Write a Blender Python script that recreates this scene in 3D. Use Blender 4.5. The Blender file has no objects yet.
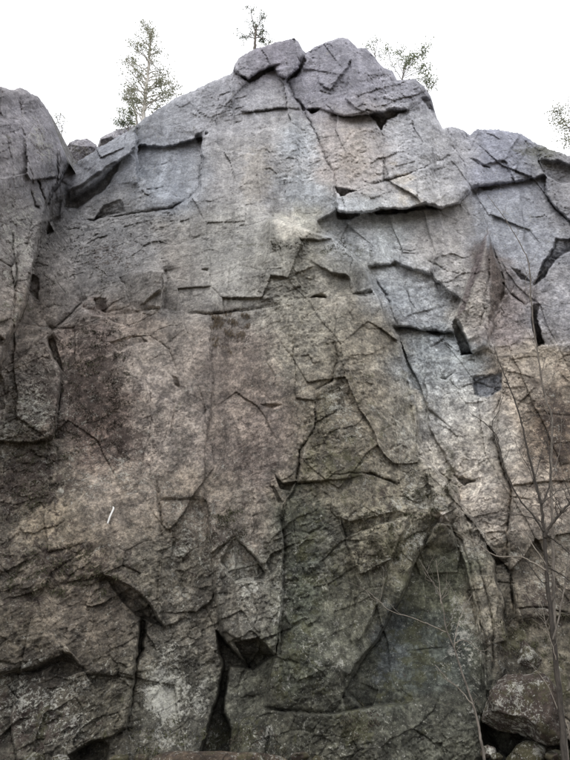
import bpy, bmesh, math, random
import numpy as np
from mathutils import Vector, Matrix, noise as mnoise

random.seed(7)
RNG = np.random.default_rng(7)
scene = bpy.context.scene
COL = scene.collection

# ------------------------------------------------------------------ camera
PITCH = math.radians(27.0)
VFOV = math.radians(64.0)
CAM = np.array([0.0, 0.0, 1.6])
cam_data = bpy.data.cameras.new('camera')
cam = bpy.data.objects.new('camera', cam_data)
COL.objects.link(cam)
cam.location = CAM
cam.rotation_euler = (math.radians(90) + PITCH, 0, 0)
cam_data.sensor_fit = 'VERTICAL'
cam_data.angle = VFOV
cam_data.clip_start = 0.05
cam_data.clip_end = 3000
scene.camera = cam

# ------------------------------------------------------------------ sky, sun, exposure
SUN_EL, SUN_AZ = math.radians(58), math.radians(205)      # azimuth clockwise from +Y (north)
world = bpy.data.worlds.new('World')
scene.world = world
world.use_nodes = True
wt = world.node_tree
wt.nodes.clear()
wo = wt.nodes.new('ShaderNodeOutputWorld')
bg = wt.nodes.new('ShaderNodeBackground')
sky = wt.nodes.new('ShaderNodeTexSky')
sky.sky_type = 'NISHITA'
sky.sun_disc = False
sky.sun_elevation = SUN_EL
sky.sun_rotation = SUN_AZ
sky.air_density = 1.0
sky.dust_density = 4.0
veil = wt.nodes.new('ShaderNodeMix')                       # closed pale cloud cover over the sky
veil.data_type = 'RGBA'
veil.inputs[0].default_value = 0.88
veil.inputs[7].default_value = (12.6, 12.65, 12.9, 1)
wt.links.new(sky.outputs[0], veil.inputs[6])
wt.links.new(veil.outputs[2], bg.inputs[0])
bg.inputs[1].default_value = 0.12
wt.links.new(bg.outputs[0], wo.inputs[0])

sun_data = bpy.data.lights.new('sun', 'SUN')
sun_data.energy = 0.9
sun_data.angle = math.radians(30)
sun_data.color = (1.0, 0.97, 0.92)
sun = bpy.data.objects.new('sun', sun_data)
COL.objects.link(sun)
sdir = Vector((math.sin(SUN_AZ) * math.cos(SUN_EL), math.cos(SUN_AZ) * math.cos(SUN_EL), math.sin(SUN_EL)))
sun.rotation_euler = sdir.to_track_quat('Z', 'Y').to_euler()
sun.location = (0, -20, 40)

scene.view_settings.view_transform = 'Standard'
scene.view_settings.look = 'None'
scene.view_settings.gamma = 1.0
scene.view_settings.exposure = 0.08
try:
    scene.view_settings.use_curve_mapping = False
except Exception:
    pass

# ------------------------------------------------------------------ image pixel coordinates -> world, along the camera rays
W, H = 570.0, 760.0
FPX = (H / 2) / math.tan(VFOV / 2)
CP, SP = math.cos(PITCH), math.sin(PITCH)

def ray(px, py):
    a = (np.asarray(px, float) - W / 2) / FPX
    b = -(np.asarray(py, float) - H / 2) / FPX
    return a, CP - b * SP, SP + b * CP

def at(px, py, Y):
    rx, ry, rz = ray(px, py)
    t = Y / ry
    return Vector((float(rx * t), float(Y), float(CAM[2] + rz * t)))

LEAN = 0.10
def base_Y(px, py):
    rx, ry, rz = ray(px, py)
    s = rz / ry
    return (11.0 + (CAM[2] - 0.6) * LEAN) / (1 - s * LEAN)

# ------------------------------------------------------------------ noise
def _h(ix, iy, seed):
    ix = ix.astype(np.int64); iy = iy.astype(np.int64)
    h = (ix * 374761393 + iy * 668265263 + seed * 1442695041) & 0xFFFFFFFF
    h = ((h ^ (h >> 13)) * 1274126177) & 0xFFFFFFFF
    h = ((h ^ (h >> 16)) * 2246822519) & 0xFFFFFFFF
    h = h ^ (h >> 15)
    return (h & 0xFFFFFF).astype(np.float32) / np.float32(0xFFFFFF)

def vnoise(u, v, seed=0):
    iu = np.floor(u); iv = np.floor(v)
    fu = (u - iu).astype(np.float32); fv = (v - iv).astype(np.float32)
    fu = fu * fu * fu * (fu * (fu * 6 - 15) + 10)
    fv = fv * fv * fv * (fv * (fv * 6 - 15) + 10)
    a = _h(iu, iv, seed); b = _h(iu + 1, iv, seed)
    c = _h(iu, iv + 1, seed); d = _h(iu + 1, iv + 1, seed)
    return ((a + (b - a) * fu) * (1 - fv) + (c + (d - c) * fu) * fv) * 2 - 1

def fbm(u, v, seed=0, oct=4, gain=0.5):
    s = 0; amp = 1.0; tot = 0; f = 1.0
    for i in range(oct):
        s = s + amp * vnoise(u * f + i * 17.3, v * f - i * 9.1, seed + i * 31)
        tot += amp; amp *= gain; f *= 2.03
    return s / tot

def cells(u, v, seed=0):
    """nearest / second nearest jittered cell: F1, F2, du, dv, random a b c of the nearest"""
    iu = np.floor(u); iv = np.floor(v)
    f1 = np.full(u.shape, 9.0, np.float32); f2 = f1.copy()
    bu = np.zeros(u.shape, np.float32); bv = bu.copy(); ci = iu.copy(); cj = iv.copy()
    for i in (-1, 0, 1):
        for j in (-1, 0, 1):
            cu = iu + i; cv = iv + j
            du = (u - (cu + 0.15 + 0.7 * _h(cu, cv, seed))).astype(np.float32)
            dv = (v - (cv + 0.15 + 0.7 * _h(cu, cv, seed + 7))).astype(np.float32)
            d = np.sqrt(du * du + dv * dv)
            m = d < f1
            f2 = np.where(m, f1, np.minimum(f2, d))
            f1 = np.where(m, d, f1)
            bu = np.where(m, du, bu); bv = np.where(m, dv, bv)
            ci = np.where(m, cu, ci); cj = np.where(m, cv, cj)
    return f1, f2, bu, bv, _h(ci, cj, seed + 11) * 2 - 1, _h(ci, cj, seed + 13) * 2 - 1, _h(ci, cj, seed + 17) * 2 - 1

def smooth(a, b, x):
    t = np.clip((x - a) / (b - a), 0, 1)
    return t * t * (3 - 2 * t)

# ------------------------------------------------------------------ skyline of the cliff (image pixels)
SKY = [(-220, 30), (-60, 62), (0, 86), (10, 90), (22, 88), (38, 97), (48, 110), (57, 134), (66, 156), (70, 164), (84, 158), (97, 149),
       (115, 138), (133, 128), (145, 118), (160, 108), (175, 98), (205, 85), (232, 73), (235, 64), (241, 56), (252, 50),
       (275, 43), (294, 38), (299, 43), (303, 51), (306, 53), (315, 47), (330, 41), (343, 37), (349, 39), (357, 48), (366, 48),
       (372, 54), (378, 62), (384, 68), (392, 70), (397, 80), (406, 80), (416, 80), (424, 87), (431, 97), (434, 108), (437, 118),
       (443, 128), (455, 127), (463, 130), (470, 135), (478, 129), (500, 130), (520, 133), (533, 142), (552, 150),
       (570, 156), (630, 176), (790, 205)]
SKY = np.array(SKY, float)

xs = [-200.0]
while xs[-1] < 770:
    x = xs[-1]
    if -8 <= x <= 578:
        st = 0.76
    else:
        d = (-8 - x) if x < -8 else (x - 578)
        st = 0.76 + min(2.6, d * 0.03)
    xs.append(x + st)
xs = np.array(xs)
NX = len(xs)
NY = 940
sky_y = np.interp(xs, SKY[:, 0], SKY[:, 1]) + 1.1 * fbm(xs * 0.16, xs * 0 + 3.3, 5, 3) + 0.5 * vnoise(xs * 0.9, xs * 0, 6)
tt = np.linspace(0, 1, NY)
PY = sky_y[None, :] + tt[:, None] * (800 - sky_y)[None, :]
PX = np.repeat(xs[None, :], NY, 0)

rx, ry, rz = ray(PX, PY)
YB = base_Y(PX, PY)
U = (rx / ry * YB).astype(np.float64)
V = (CAM[2] + rz / ry * YB).astype(np.float64)

# natural jitter of every traced edge
WX = PX + 2.2 * fbm(U * 1.5, V * 1.5, 21, 3, .5) + 1.3 * fbm(U * 7, V * 7, 23, 3, .6)
WY = PY + 2.2 * fbm(U * 1.5, V * 1.5, 25, 3, .5) + 1.3 * fbm(U * 7, V * 7, 27, 3, .6)

def sdf(poly, X, Y):
    p = np.array(poly, float)
    q = np.roll(p, -1, 0)
    d2 = np.full(X.shape, 1e12); inside = np.zeros(X.shape, bool)
    for (ax, ay), (bx, by) in zip(p, q):
        ex, ey = bx - ax, by - ay
        l2 = ex * ex + ey * ey + 1e-9
        t = np.clip(((X - ax) * ex + (Y - ay) * ey) / l2, 0, 1)
        dx = X - ax - ex * t; dy = Y - ay - ey * t
        d2 = np.minimum(d2, dx * dx + dy * dy)
        cond = ((ay > Y) != (by > Y))
        xin = ax + (Y - ay) * ex / (ey if abs(ey) > 1e-9 else 1e-9)
        inside ^= cond & (X < xin)
    d = np.sqrt(d2)
    return np.where(inside, -d, d)

def pldist(pts, X, Y):
    d2 = np.full(X.shape, 1e12); s = np.zeros(X.shape); L = 0
    lens = [math.dist(pts[i], pts[i + 1]) for i in range(len(pts) - 1)]
    tot = sum(lens)
    for i in range(len(pts) - 1):
        (ax, ay), (bx, by) = pts[i], pts[i + 1]
        ex, ey = bx - ax, by - ay
        l2 = ex * ex + ey * ey + 1e-9
        t = np.clip(((X - ax) * ex + (Y - ay) * ey) / l2, 0, 1)
        dd = (X - ax - ex * t) ** 2 + (Y - ay - ey * t) ** 2
        m = dd < d2
        d2 = np.where(m, dd, d2)
        s = np.where(m, (L + t * lens[i]) / tot, s)
        L += lens[i]
    return np.sqrt(d2), s

def box(pts, pad):
    a = np.array(pts, float)
    x0, y0 = a.min(0) - pad; x1, y1 = a.max(0) + pad
    i0 = np.searchsorted(xs, x0); i1 = np.searchsorted(xs, x1)
    if i1 <= i0:
        return None
    sub = PY[:, i0:i1]
    rows = np.where((sub.max(1) >= y0) & (sub.min(1) <= y1))[0]
    if len(rows) == 0:
        return None
    return slice(rows[0], rows[-1] + 1), slice(i0, i1)

# ------------------------------------------------------------------ the rock pieces: name, outline, offset m, tilt x, tilt y (m per 100 image pixels), roughness, owner, label
B = []
def blk(name, pts, d=0.0, gx=0.0, gy=0.0, rough=1.0, owner='cliff', label=None, groove=1.0):
    pts = [((-240 if x <= -59 else 800 if x >= 639 else x), y) for x, y in pts]
    hgt = max(y for _, y in pts) - min(y for _, y in pts)
    gy *= min(1.0, 45.0 / hgt) if gy > 0 else 1.0
    B.append(dict(name=name, pts=pts, d=d, gx=gx, gy=gy, rough=rough, owner=owner, label=label, groove=groove))

blk('rock_buttress', [(-60, 20), (0, 75), (10, 80), (22, 78), (38, 90), (50, 105), (62, 135), (72, 160), (60, 182), (46, 205), (49, 222), (38, 240), (30, 282), (26, 303),
     (14, 331), (2, 363), (-60, 400)], 1.15, -1.6, 0.1, 1.5, 'left')
blk('rock_flake', [(36, 162), (50, 160), (59, 168), (60, 182), (46, 204), (41, 190)], 0.75, -1.2, 0.3, .8, 'left')
blk('rock_flake', [(-60, 60), (2, 84), (8, 130), (6, 210), (12, 290), (6, 340), (-60, 400)], 1.9, -1.2, 0.1, 1.2, 'left')
# summit
blk('rock_block', [(232, 64), (241, 50), (253, 44), (295, 32), (304, 50), (303, 58), (297, 64), (285, 62), (274, 67), (260, 73), (248, 79), (241, 76), (233, 73)], 0.45, -.2, -0.4, .6, 'cap')
blk('rock_block', [(274, 68), (285, 63), (296, 64), (299, 66), (292, 73), (286, 80), (279, 74)], 0.62, 0, -0.3, .8, 'wedge')
blk('rock_slab', [(286, 80), (297, 67), (320, 64), (318, 80), (305, 106), (302, 108), (295, 99)], -0.15, 0.4, 0, .6)
blk('rock_block', [(304, 54), (306, 48), (315, 42), (343, 32), (357, 42), (366, 42), (378, 58), (379, 90), (390, 112), (369, 115), (344, 116), (334, 114), (318, 108), (305, 107), (318, 80), (320, 64), (305, 63)],
    0.35, 0.1, 0.1)
blk('rock_slab', [(334, 114), (344, 116), (369, 115), (379, 127), (383, 139), (383, 181), (355, 192), (336, 188), (334, 171), (320, 143), (311, 125), (304, 109), (318, 108)], 0.12, -.1, 0.1, .9)
blk('rock_block', [(378, 58), (384, 60), (392, 62), (397, 74), (415, 72), (433, 92), (423, 100), (407, 111), (390, 112), (380, 90)], 0.45, -.3, -0.2)
blk('rock_slab', [(379, 127), (386, 121), (407, 111), (423, 100), (435, 108), (446, 124), (455, 140), (458, 156), (430, 161), (405, 175), (384, 180), (383, 139)], 0.10, -0.35, 0.1, .7)
blk('rock_block', [(384, 180), (405, 175), (424, 167), (430, 161), (458, 156), (465, 174), (470, 191), (459, 205), (440, 207), (426, 203), (405, 209), (381, 209), (370, 212), (357, 211), (340, 212), (336, 190),
     (341, 194), (357, 192)], 0.38, -0.2, 0.15)
blk('rock_slab', [(246, 84), (260, 73), (274, 68), (279, 74), (286, 80), (295, 99), (302, 108), (285, 109), (244, 113), (216, 119), (230, 100)], 0.16, 0.1, 0.1, .9)
blk('rock_slab', [(216, 119), (244, 113), (285, 109), (302, 108), (311, 125), (323, 153), (334, 174), (335, 195), (336, 210), (300, 224), (268, 216), (230, 230), (190, 238), (188, 199), (200, 186), (203, 160), (206, 132)],
    0.10, 0, 0.1, .8)
# shoulder on the left
blk('rock_slab', [(135, 120), (145, 110), (175, 90), (205, 77), (232, 66), (241, 76), (246, 84), (230, 100), (216, 119), (206, 132), (202, 138), (165, 148), (137, 146), (136, 135)], 0.20, 0.35, 0.25, .8)
blk('rock_slab', [(137, 146), (165, 148), (202, 138), (203, 160), (200, 186), (188, 199), (172, 193), (158, 193), (140, 176)], -0.22, 0.25, 0.1, .35)
blk('rock_slab', [(44, 202), (70, 160), (95, 143), (133, 122), (137, 140), (119, 160), (114, 162), (90, 177), (68, 192)], 0.55, 0.5, 1.0, .6)
blk('rock_block', [(46, 203), (68, 192), (66, 207), (60, 212), (49, 221)], 0.2, -.2, 0, .8)
blk('rock_block', [(66, 207), (77, 209), (105, 190), (119, 165), (137, 146), (140, 176), (158, 193), (172, 193), (188, 199), (172, 207), (130, 212), (84, 220), (60, 216)], 0.0, 0.3, -0.2, .8)
blk('rock_shelf', [(49, 221), (60, 216), (84, 220), (130, 212), (172, 207), (188, 199), (190, 238), (168, 247), (140, 263), (121, 275), (121, 289), (132, 307), (98, 312), (84, 307), (53, 331), (21, 356), (2, 363),
     (14, 331), (26, 303), (30, 282), (38, 240)], 0.15, 0.05, 0.5, 1.2)
blk('rock_block', [(121, 275), (135, 272), (163, 270), (165, 286), (161, 307), (137, 312), (132, 307), (121, 289)], 0.38, 0.35, -0.3, .7)
blk('rock_slab', [(140, 263), (168, 247), (190, 240), (230, 231), (268, 217), (267, 250), (266, 270), (262, 300), (278, 306), (209, 315), (190, 313), (165, 314), (161, 307), (165, 286), (163, 270)], 0.22, 0, 0.1, .8)
# front pillar
blk('rock_slab', [(268, 216), (302, 227), (320, 228), (338, 239), (352, 253), (367, 272), (377, 292), (337, 297), (311, 297), (278, 306), (262, 300), (266, 270)], 0.50, -0.15, -0.2, .9)
blk('rock_slab', [(278, 306), (311, 297), (337, 297), (335, 343), (338, 357), (332, 381), (318, 392), (315, 401), (297, 399), (295, 371), (292, 343)], 0.42, 0.05, 0.1, .7)
blk('rock_slab', [(337, 297), (377, 292), (390, 325), (400, 345), (408, 372), (416, 406), (416, 436), (420, 455), (398, 486), (370, 473), (345, 479), (297, 484), (301, 451), (315, 425), (316, 400), (318, 392),
     (332, 381), (338, 357), (335, 343)], 0.55, -0.25, 0.1, 1.0)
blk('rock_slab', [(297, 484), (345, 479), (370, 473), (398, 486), (420, 455), (430, 462), (447, 482), (452, 500), (437, 522), (416, 559), (402, 598), (377, 640), (345, 690), (330, 714), (302, 713), (262, 709),
     (278, 640), (283, 600), (283, 551), (281, 519), (285, 502)], 0.50, -0.15, 0.2, 1.0)
blk('rock_slab', [(209, 315), (278, 306), (292, 343), (297, 399), (315, 401), (315, 425), (301, 451), (297, 484), (281, 501), (275, 487), (270, 480), (257, 484), (240, 488), (206, 500), (205, 450), (211, 380)], 0.20, 0.1, 0.1, .7)
blk('rock_block', [(206, 500), (240, 488), (257, 484), (272, 490), (281, 505), (282, 540), (281, 600), (278, 632), (274, 655), (257, 637), (234, 642), (222, 630), (214, 600), (211, 554)], 0.42, 0.1, 0.0, 1.0)
blk('rock_block', [(161, 500), (206, 500), (211, 554), (214, 600), (220, 632), (230, 660), (223, 697), (212, 728), (205, 790), (126, 790), (126, 728), (133, 690), (140, 648), (142, 618), (163, 627)], 0.18, -0.1, 0.25, 1.2)
blk('rock_slab', [(84, 306), (98, 312), (132, 307), (137, 312), (161, 308), (190, 313), (209, 315), (211, 380), (205, 450), (206, 500), (161, 500), (156, 484), (128, 470), (96, 440), (58, 430), (58, 410), (61, 373), (49, 345), (53, 331)],
    0.22, 0.0, 0.05, 1.1)
blk('rock_block', [(58, 430), (96, 440), (128, 470), (156, 484), (161, 511), (160, 560), (163, 627), (147, 599), (130, 586), (109, 575), (85, 568), (58, 560), (54, 500)], 0.42, 0.1, 0.35, 1.1)
blk('rock_block', [(-60, 380), (0, 372), (21, 356), (49, 345), (61, 373), (58, 410), (53, 437), (30, 442), (-60, 440)], 0.48, 0.0, 0.3, 1.2)
blk('rock_block', [(-60, 440), (30, 442), (53, 437), (58, 430), (54, 500), (58, 560), (85, 568), (88, 579), (35, 588), (-60, 600)], 0.35, 0.0, 0.3, 1.2)
blk('rock_block', [(35, 588), (88, 579), (105, 582), (112, 587), (123, 602), (140, 618), (139, 650), (134, 679), (88, 676), (63, 651), (30, 668), (0, 674), (-60, 680), (-60, 600)], 0.45, -0.1, 0.5, 1.0)
blk('rock_block', [(-60, 680), (0, 674), (30, 668), (63, 651), (88, 676), (134, 679), (126, 728), (120, 790), (-60, 790)], 0.42, 0, 0.5, 1.3)
blk('rock_block', [(229, 668), (253, 671), (274, 655), (278, 640), (262, 709), (240, 720), (236, 790), (222, 790), (225, 735), (224, 697)], 0.10, 0, 0.2, 1.1)
blk('rock_ledge', [(262, 709), (302, 713), (330, 714), (345, 690), (362, 707), (385, 705), (430, 700), (470, 715), (486, 712), (484, 790), (236, 790), (240, 720)], 0.62, 0, 0.6, 1.3)
# right-hand side
blk('rock_slab', [(435, 524), (451, 524), (465, 563), (472, 598), (479, 640), (484, 690), (486, 712), (470, 715), (430, 700), (385, 705), (362, 707), (345, 690), (377, 640), (402, 598), (416, 559)], 0.25, 0.35, 0.2, .5)
blk('rock_flake', [(426, 470), (447, 482), (458, 493), (463, 510), (472, 522), (486, 535), (478, 560), (472, 598), (465, 563), (451, 524), (437, 520), (452, 500)], 0.42, -0.2, -.1, 2.2)
blk('rock_flake', [(486, 535), (495, 566), (503, 605), (507, 636), (505, 669), (488, 700), (484, 690), (479, 640), (472, 598), (478, 560)], 0.30, -0.5, 0, 2.4)
blk('rock_slab', [(320, 228), (336, 212), (357, 211), (381, 214), (412, 210), (434, 207), (459, 205), (470, 191), (479, 187), (476, 200), (488, 226), (479, 251), (461, 300), (428, 276), (395, 264), (368, 266), (352, 253), (338, 239)],
    -0.25, 0, 0.5, .9)
blk('rock_block', [(368, 266), (395, 264), (428, 276), (461, 300), (458, 308), (452, 322), (454, 333), (416, 329), (396, 327), (390, 325), (377, 292)], -0.18, 0, 0.2, .8)
blk('rock_slab', [(396, 327), (416, 329), (454, 333), (461, 354), (472, 352), (487, 348), (496, 355), (502, 374), (500, 400), (496, 440), (503, 468), (512, 486), (509, 521), (509, 559), (495, 560), (486, 535), (463, 510),
     (458, 493), (447, 482), (430, 462), (420, 455), (416, 436), (416, 406), (408, 372), (400, 345)], -0.15, 0.05, 0.3, 1.0)
blk('rock_slab', [(443, 122), (463, 122), (470, 126), (478, 120), (500, 122), (520, 126), (533, 138), (540, 155), (545, 174), (514, 182), (496, 184), (479, 186), (470, 191), (465, 174), (458, 156), (455, 140)], 0.12, -.1, 0.15, .7)
blk('rock_slab', [(479, 186), (496, 184), (514, 182), (545, 175), (547, 195), (566, 217), (570, 235), (556, 242), (545, 260), (533, 284), (524, 306), (510, 296), (505, 280), (498, 261), (491, 240), (488, 226), (476, 200)], -0.05, 0.1, 0.2, .7)
blk('rock_ledge', [(533, 138), (552, 143), (570, 148), (640, 165), (640, 186), (570, 166), (556, 161), (538, 160)], 0.60, 0.1, 0.3, .8)
blk('rock_block', [(538, 160), (556, 161), (570, 166), (640, 186), (640, 250), (570, 222), (566, 217), (547, 195), (545, 175)], 0.22, 0.1, 0.1, .9)
blk('rock_block', [(556, 244), (570, 236), (640, 250), (640, 340), (570, 343), (545, 344), (540, 319), (535, 290), (545, 262)], 0.30, 0.1, 0.1, .8)
blk('rock_pillar', [(488, 226), (491, 240), (498, 261), (505, 280), (505, 294), (493, 322), (487, 348), (472, 352), (461, 354), (454, 333), (452, 322), (458, 308), (461, 300), (479, 251)], 0.25, 0.4, -0.1, .8)
blk('rock_block', [(505, 294), (510, 296), (524, 306), (533, 303), (538, 345), (528, 350), (496, 355), (487, 348), (493, 322)], 0.10, 0.1, 0.1, .8)
blk('rock_slab', [(496, 355), (528, 350), (545, 344), (570, 343), (640, 340), (640, 490), (560, 480), (512, 486), (503, 468), (496, 440), (500, 400), (502, 374)], 0.28, 0, 0.3, 1.1)
blk('rock_slab', [(512, 486), (560, 480), (640, 490), (640, 620), (570, 616), (516, 619), (512, 580), (509, 559), (509, 521)], 0.32, 0, 0.2, 1.2)
blk('rock_block', [(495, 560), (509, 559), (512, 580), (516, 619), (570, 616), (640, 620), (640, 790), (484, 790), (486, 712), (505, 669), (507, 636), (503, 605)], 0.22, 0, 0.5, 1.3)

NB = len(B)
m1 = np.full(PX.shape, 1e6, np.float32); m2 = m1.copy(); lab = np.full(PX.shape, -1, np.int32)
for k, b in enumerate(B):
    sl = box(b['pts'], 28)
    if sl is None:
        continue
    d = sdf(b['pts'], WX[sl], WY[sl]).astype(np.float32)
    if b['name'] in ('rock_flake',) and b['owner'] == 'left':
        d = d - 6 * (d < 0)
    a1, a2, al = m1[sl], m2[sl], lab[sl]
    near = d < a1
    m2[sl] = np.where(near, a1, np.minimum(a2, d))
    lab[sl] = np.where(near, k, al)
    m1[sl] = np.where(near, d, a1)
if (lab < 0).any():
    cen = np.array([np.mean(b['pts'], 0) for b in B])
    miss = np.where(lab < 0)
    dd = (PX[miss][:, None] - cen[None, :, 0]) ** 2 + (PY[miss][:, None] - cen[None, :, 1]) ** 2
    lab[miss] = dd.argmin(1)
edge = np.clip((m2 - m1) * 0.5, 0, 30)         # distance to the nearest joint

# ------------------------------------------------------------------ relief, metres towards the viewer
def shepard(pts, X, Y):
    w = 0; s = 0
    for px, py, val, r in pts:
        g = np.exp(-((X - px) ** 2 + (Y - py) ** 2) / (2 * r * r)) + 1e-9
        w = w + g; s = s + g * val
    return s / w

OFF = shepard([(-150, 150, 3.0, 60), (0, 150, 0.9, 40), (0, 300, 0.6, 50), (60, 200, -0.7, 30), (60, 300, 0.0, 40), (120, 170, -0.2, 40), (180, 130, 0.0, 50),
               (285, 80, 0.0, 50), (290, 180, 0.1, 50), (380, 140, 0.1, 50), (440, 180, -0.1, 40), (420, 260, -0.35, 40), (520, 170, -0.6, 50), (560, 260, -0.2, 50),
               (450, 380, -0.5, 50), (540, 420, 0.1, 50), (470, 300, -0.4, 30), (330, 260, 0.35, 40), (340, 380, 0.5, 50), (330, 540, 0.55, 60), (230, 380, 0.2, 50), (150, 380, 0.25, 50),
               (40, 420, 0.45, 50), (50, 560, 0.7, 50), (60, 680, 1.0, 60), (200, 600, 0.45, 50), (240, 720, 0.6, 50), (320, 700, 0.8, 50), (420, 640, 0.2, 40), (430, 720, 0.7, 40),
               (520, 560, 0.2, 50), (550, 700, 0.5, 50), (720, 300, 0.8, 80), (720, 600, 1.2, 80), (-150, 550, 1.6, 80)], PX, PY)

rough = np.zeros(PX.shape, np.float32); plane = np.zeros(PX.shape, np.float32); grv = np.zeros(PX.shape, np.float32)
for k, b in enumerate(B):
    m = lab == k
    c = np.mean(np.clip(np.array(b['pts'], float), [-60, 0], [630, 800]), 0)
    xc = np.clip(PX[m], -60, 630)
    dd_ = b['d'] * (0.5 if b['owner'] == 'cliff' and b['name'] != 'rock_pillar' else 1.0)
    plane[m] = dd_ + b['gx'] * (xc - c[0]) / 100 + b['gy'] * (PY[m] - c[1]) / 100
    rough[m] = b['rough']; grv[m] = b['groove']

def blur(a, n=1):
    for _ in range(n):
        p = np.pad(a, 1, mode='edge')
        a = (p[:-2, 1:-1] + p[2:, 1:-1] + p[1:-1, :-2] + p[1:-1, 2:] + 2 * a) / 6
    return a
soft = plane.copy()
for n_ in range(40):
    soft = blur(soft, 1)
hard = smooth(-0.30, 0.30, fbm(U * 0.55, V * 0.55, 73, 4))
plane = plane * hard + soft * (1 - hard)
plane = blur(plane, 1); rough = blur(rough, 6)

# edges wear round and open into joints here and there
jn = fbm(U * 0.9, V * 0.9, 71, 3)
gap = smooth(0.0, 0.6, jn)
groove = np.exp(-(edge / (1.0 + 0.8 * gap)) ** 2) * (0.002 + 0.045 * gap)
OFF = OFF + plane - groove * grv

# corners and steps: one side of the line stands proud (left of a line drawn downwards, below a line drawn rightwards)
ST = [([(272, 216), (302, 228), (336, 240), (352, 254), (367, 272), (377, 292), (390, 325), (400, 345), (408, 372), (416, 406), (417, 436), (430, 462), (447, 482), (456, 500)], .95, 60),
      ([(447, 482), (456, 486), (459, 495), (461, 510), (473, 516), (475, 527), (486, 533), (487, 547), (496, 563), (496, 582), (505, 602), (504, 618), (508, 640)], .45, 18), ([(424, 545), (416, 559), (402, 598), (377, 640), (351, 676)], .36, 34),
      ([(460, 548), (465, 563), (472, 598), (479, 640), (484, 690)], -.28, 16), ([(316, 400), (315, 425), (301, 451), (297, 484), (285, 502), (281, 519), (283, 551), (283, 600), (279, 645)], .26, 30),
      ([(84, 307), (98, 314), (133, 315), (161, 308), (190, 313), (209, 315), (278, 306), (311, 297)], .07, 25), ([(163, 270), (166, 287), (161, 307)], .5, 20), ([(140, 263), (168, 247), (200, 243)], .16, 25),
      ([(49, 345), (61, 373), (58, 405), (53, 437)], .40, 28), ([(156, 483), (161, 511), (160, 560), (158, 616)], -.12, 25), ([(211, 320), (213, 380), (206, 450), (205, 500)], .10, 30),
      ([(202, 138), (203, 160), (200, 186), (190, 199)], -.35, 18), ([(135, 128), (136, 150), (138, 182)], .30, 15), ([(286, 80), (295, 99), (302, 109), (311, 125), (323, 153), (334, 174), (335, 195)], .16, 25),
      ([(382, 128), (384, 150), (383, 181)], .14, 25), ([(340, 212), (370, 212), (381, 209), (405, 209), (426, 203), (440, 207), (459, 205), (470, 191)], -.34, 22),
      ([(443, 122), (455, 140), (460, 160), (465, 174), (470, 191)], .42, 26), ([(479, 186), (496, 184), (514, 182), (545, 175)], -.22, 22), ([(398, 327), (416, 329), (454, 333)], -.25, 20),
      ([(370, 265), (395, 263), (428, 274), (461, 300)], -.18, 20), ([(72, 160), (58, 183), (46, 205), (40, 238), (30, 282), (26, 303), (14, 331), (2, 363)], .65, 22),
      ([(496, 355), (528, 350), (545, 344), (570, 343), (640, 340)], .30, 22), ([(496, 440), (503, 468), (512, 486), (509, 521), (509, 559), (512, 580), (516, 619)], -.22, 28),
      ([(206, 500), (209, 520), (211, 554), (220, 632)], -.20, 18), ([(342, 518), (346, 540), (352, 565), (358, 590), (350, 640)], -.16, 22), ([(234, 70), (230, 95), (216, 119), (206, 132)], -.14, 20),
      ([(336, 343), (338, 357), (332, 381), (318, 392)], -.12, 20), ([(292, 343), (295, 371), (297, 399)], .06, 20), ([(53, 331), (84, 307)], .2, 15), ([(0, 372), (21, 356), (53, 331)], .3, 18),
      ([(105, 574), (130, 586), (147, 599), (163, 627)], -.25, 18), ([(126, 728), (110, 738), (90, 744), (70, 756)], .25, 18), ([(140, 620), (140, 648), (133, 690), (126, 728)], .25, 22),
      ([(262, 709), (302, 713), (330, 714), (362, 707), (400, 702)], .22, 20), ([(334, 114), (344, 117), (369, 115), (390, 112), (407, 110)], -.2, 18), ([(244, 113), (262, 111), (285, 109)], -.12, 15),
      ([(545, 175), (547, 195), (566, 217), (580, 226)], -.25, 20), ([(505, 280), (510, 296), (524, 306), (535, 303)], .2, 15), ([(430, 161), (405, 175), (384, 180)], .0, 20),
      ([(460, 300), (457, 322), (466, 340)], -.3, 12), ([(0, 674), (30, 668), (63, 655)], -.2, 18), ([(386, 520), (392, 560), (380, 600), (360, 640)], .12, 25), ([(402, 345), (412, 400), (440, 452), (470, 500)], .0, 20),
      ([(230, 262), (226, 300), (231, 330)], .06, 25), ([(350, 150), (352, 190)], .06, 20), ([(260, 128), (256, 170), (262, 210)], -.08, 22), ([(415, 112), (412, 150), (420, 172)], .08, 20), ([(500, 132), (520, 160), (512, 182)], .10, 20),
      ([(520, 190), (524, 240), (530, 280)], .12, 20), ([(440, 215), (446, 250), (455, 290)], .10, 20), ([(430, 340), (424, 380), (430, 430), (452, 470)], -.12, 18)]
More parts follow.
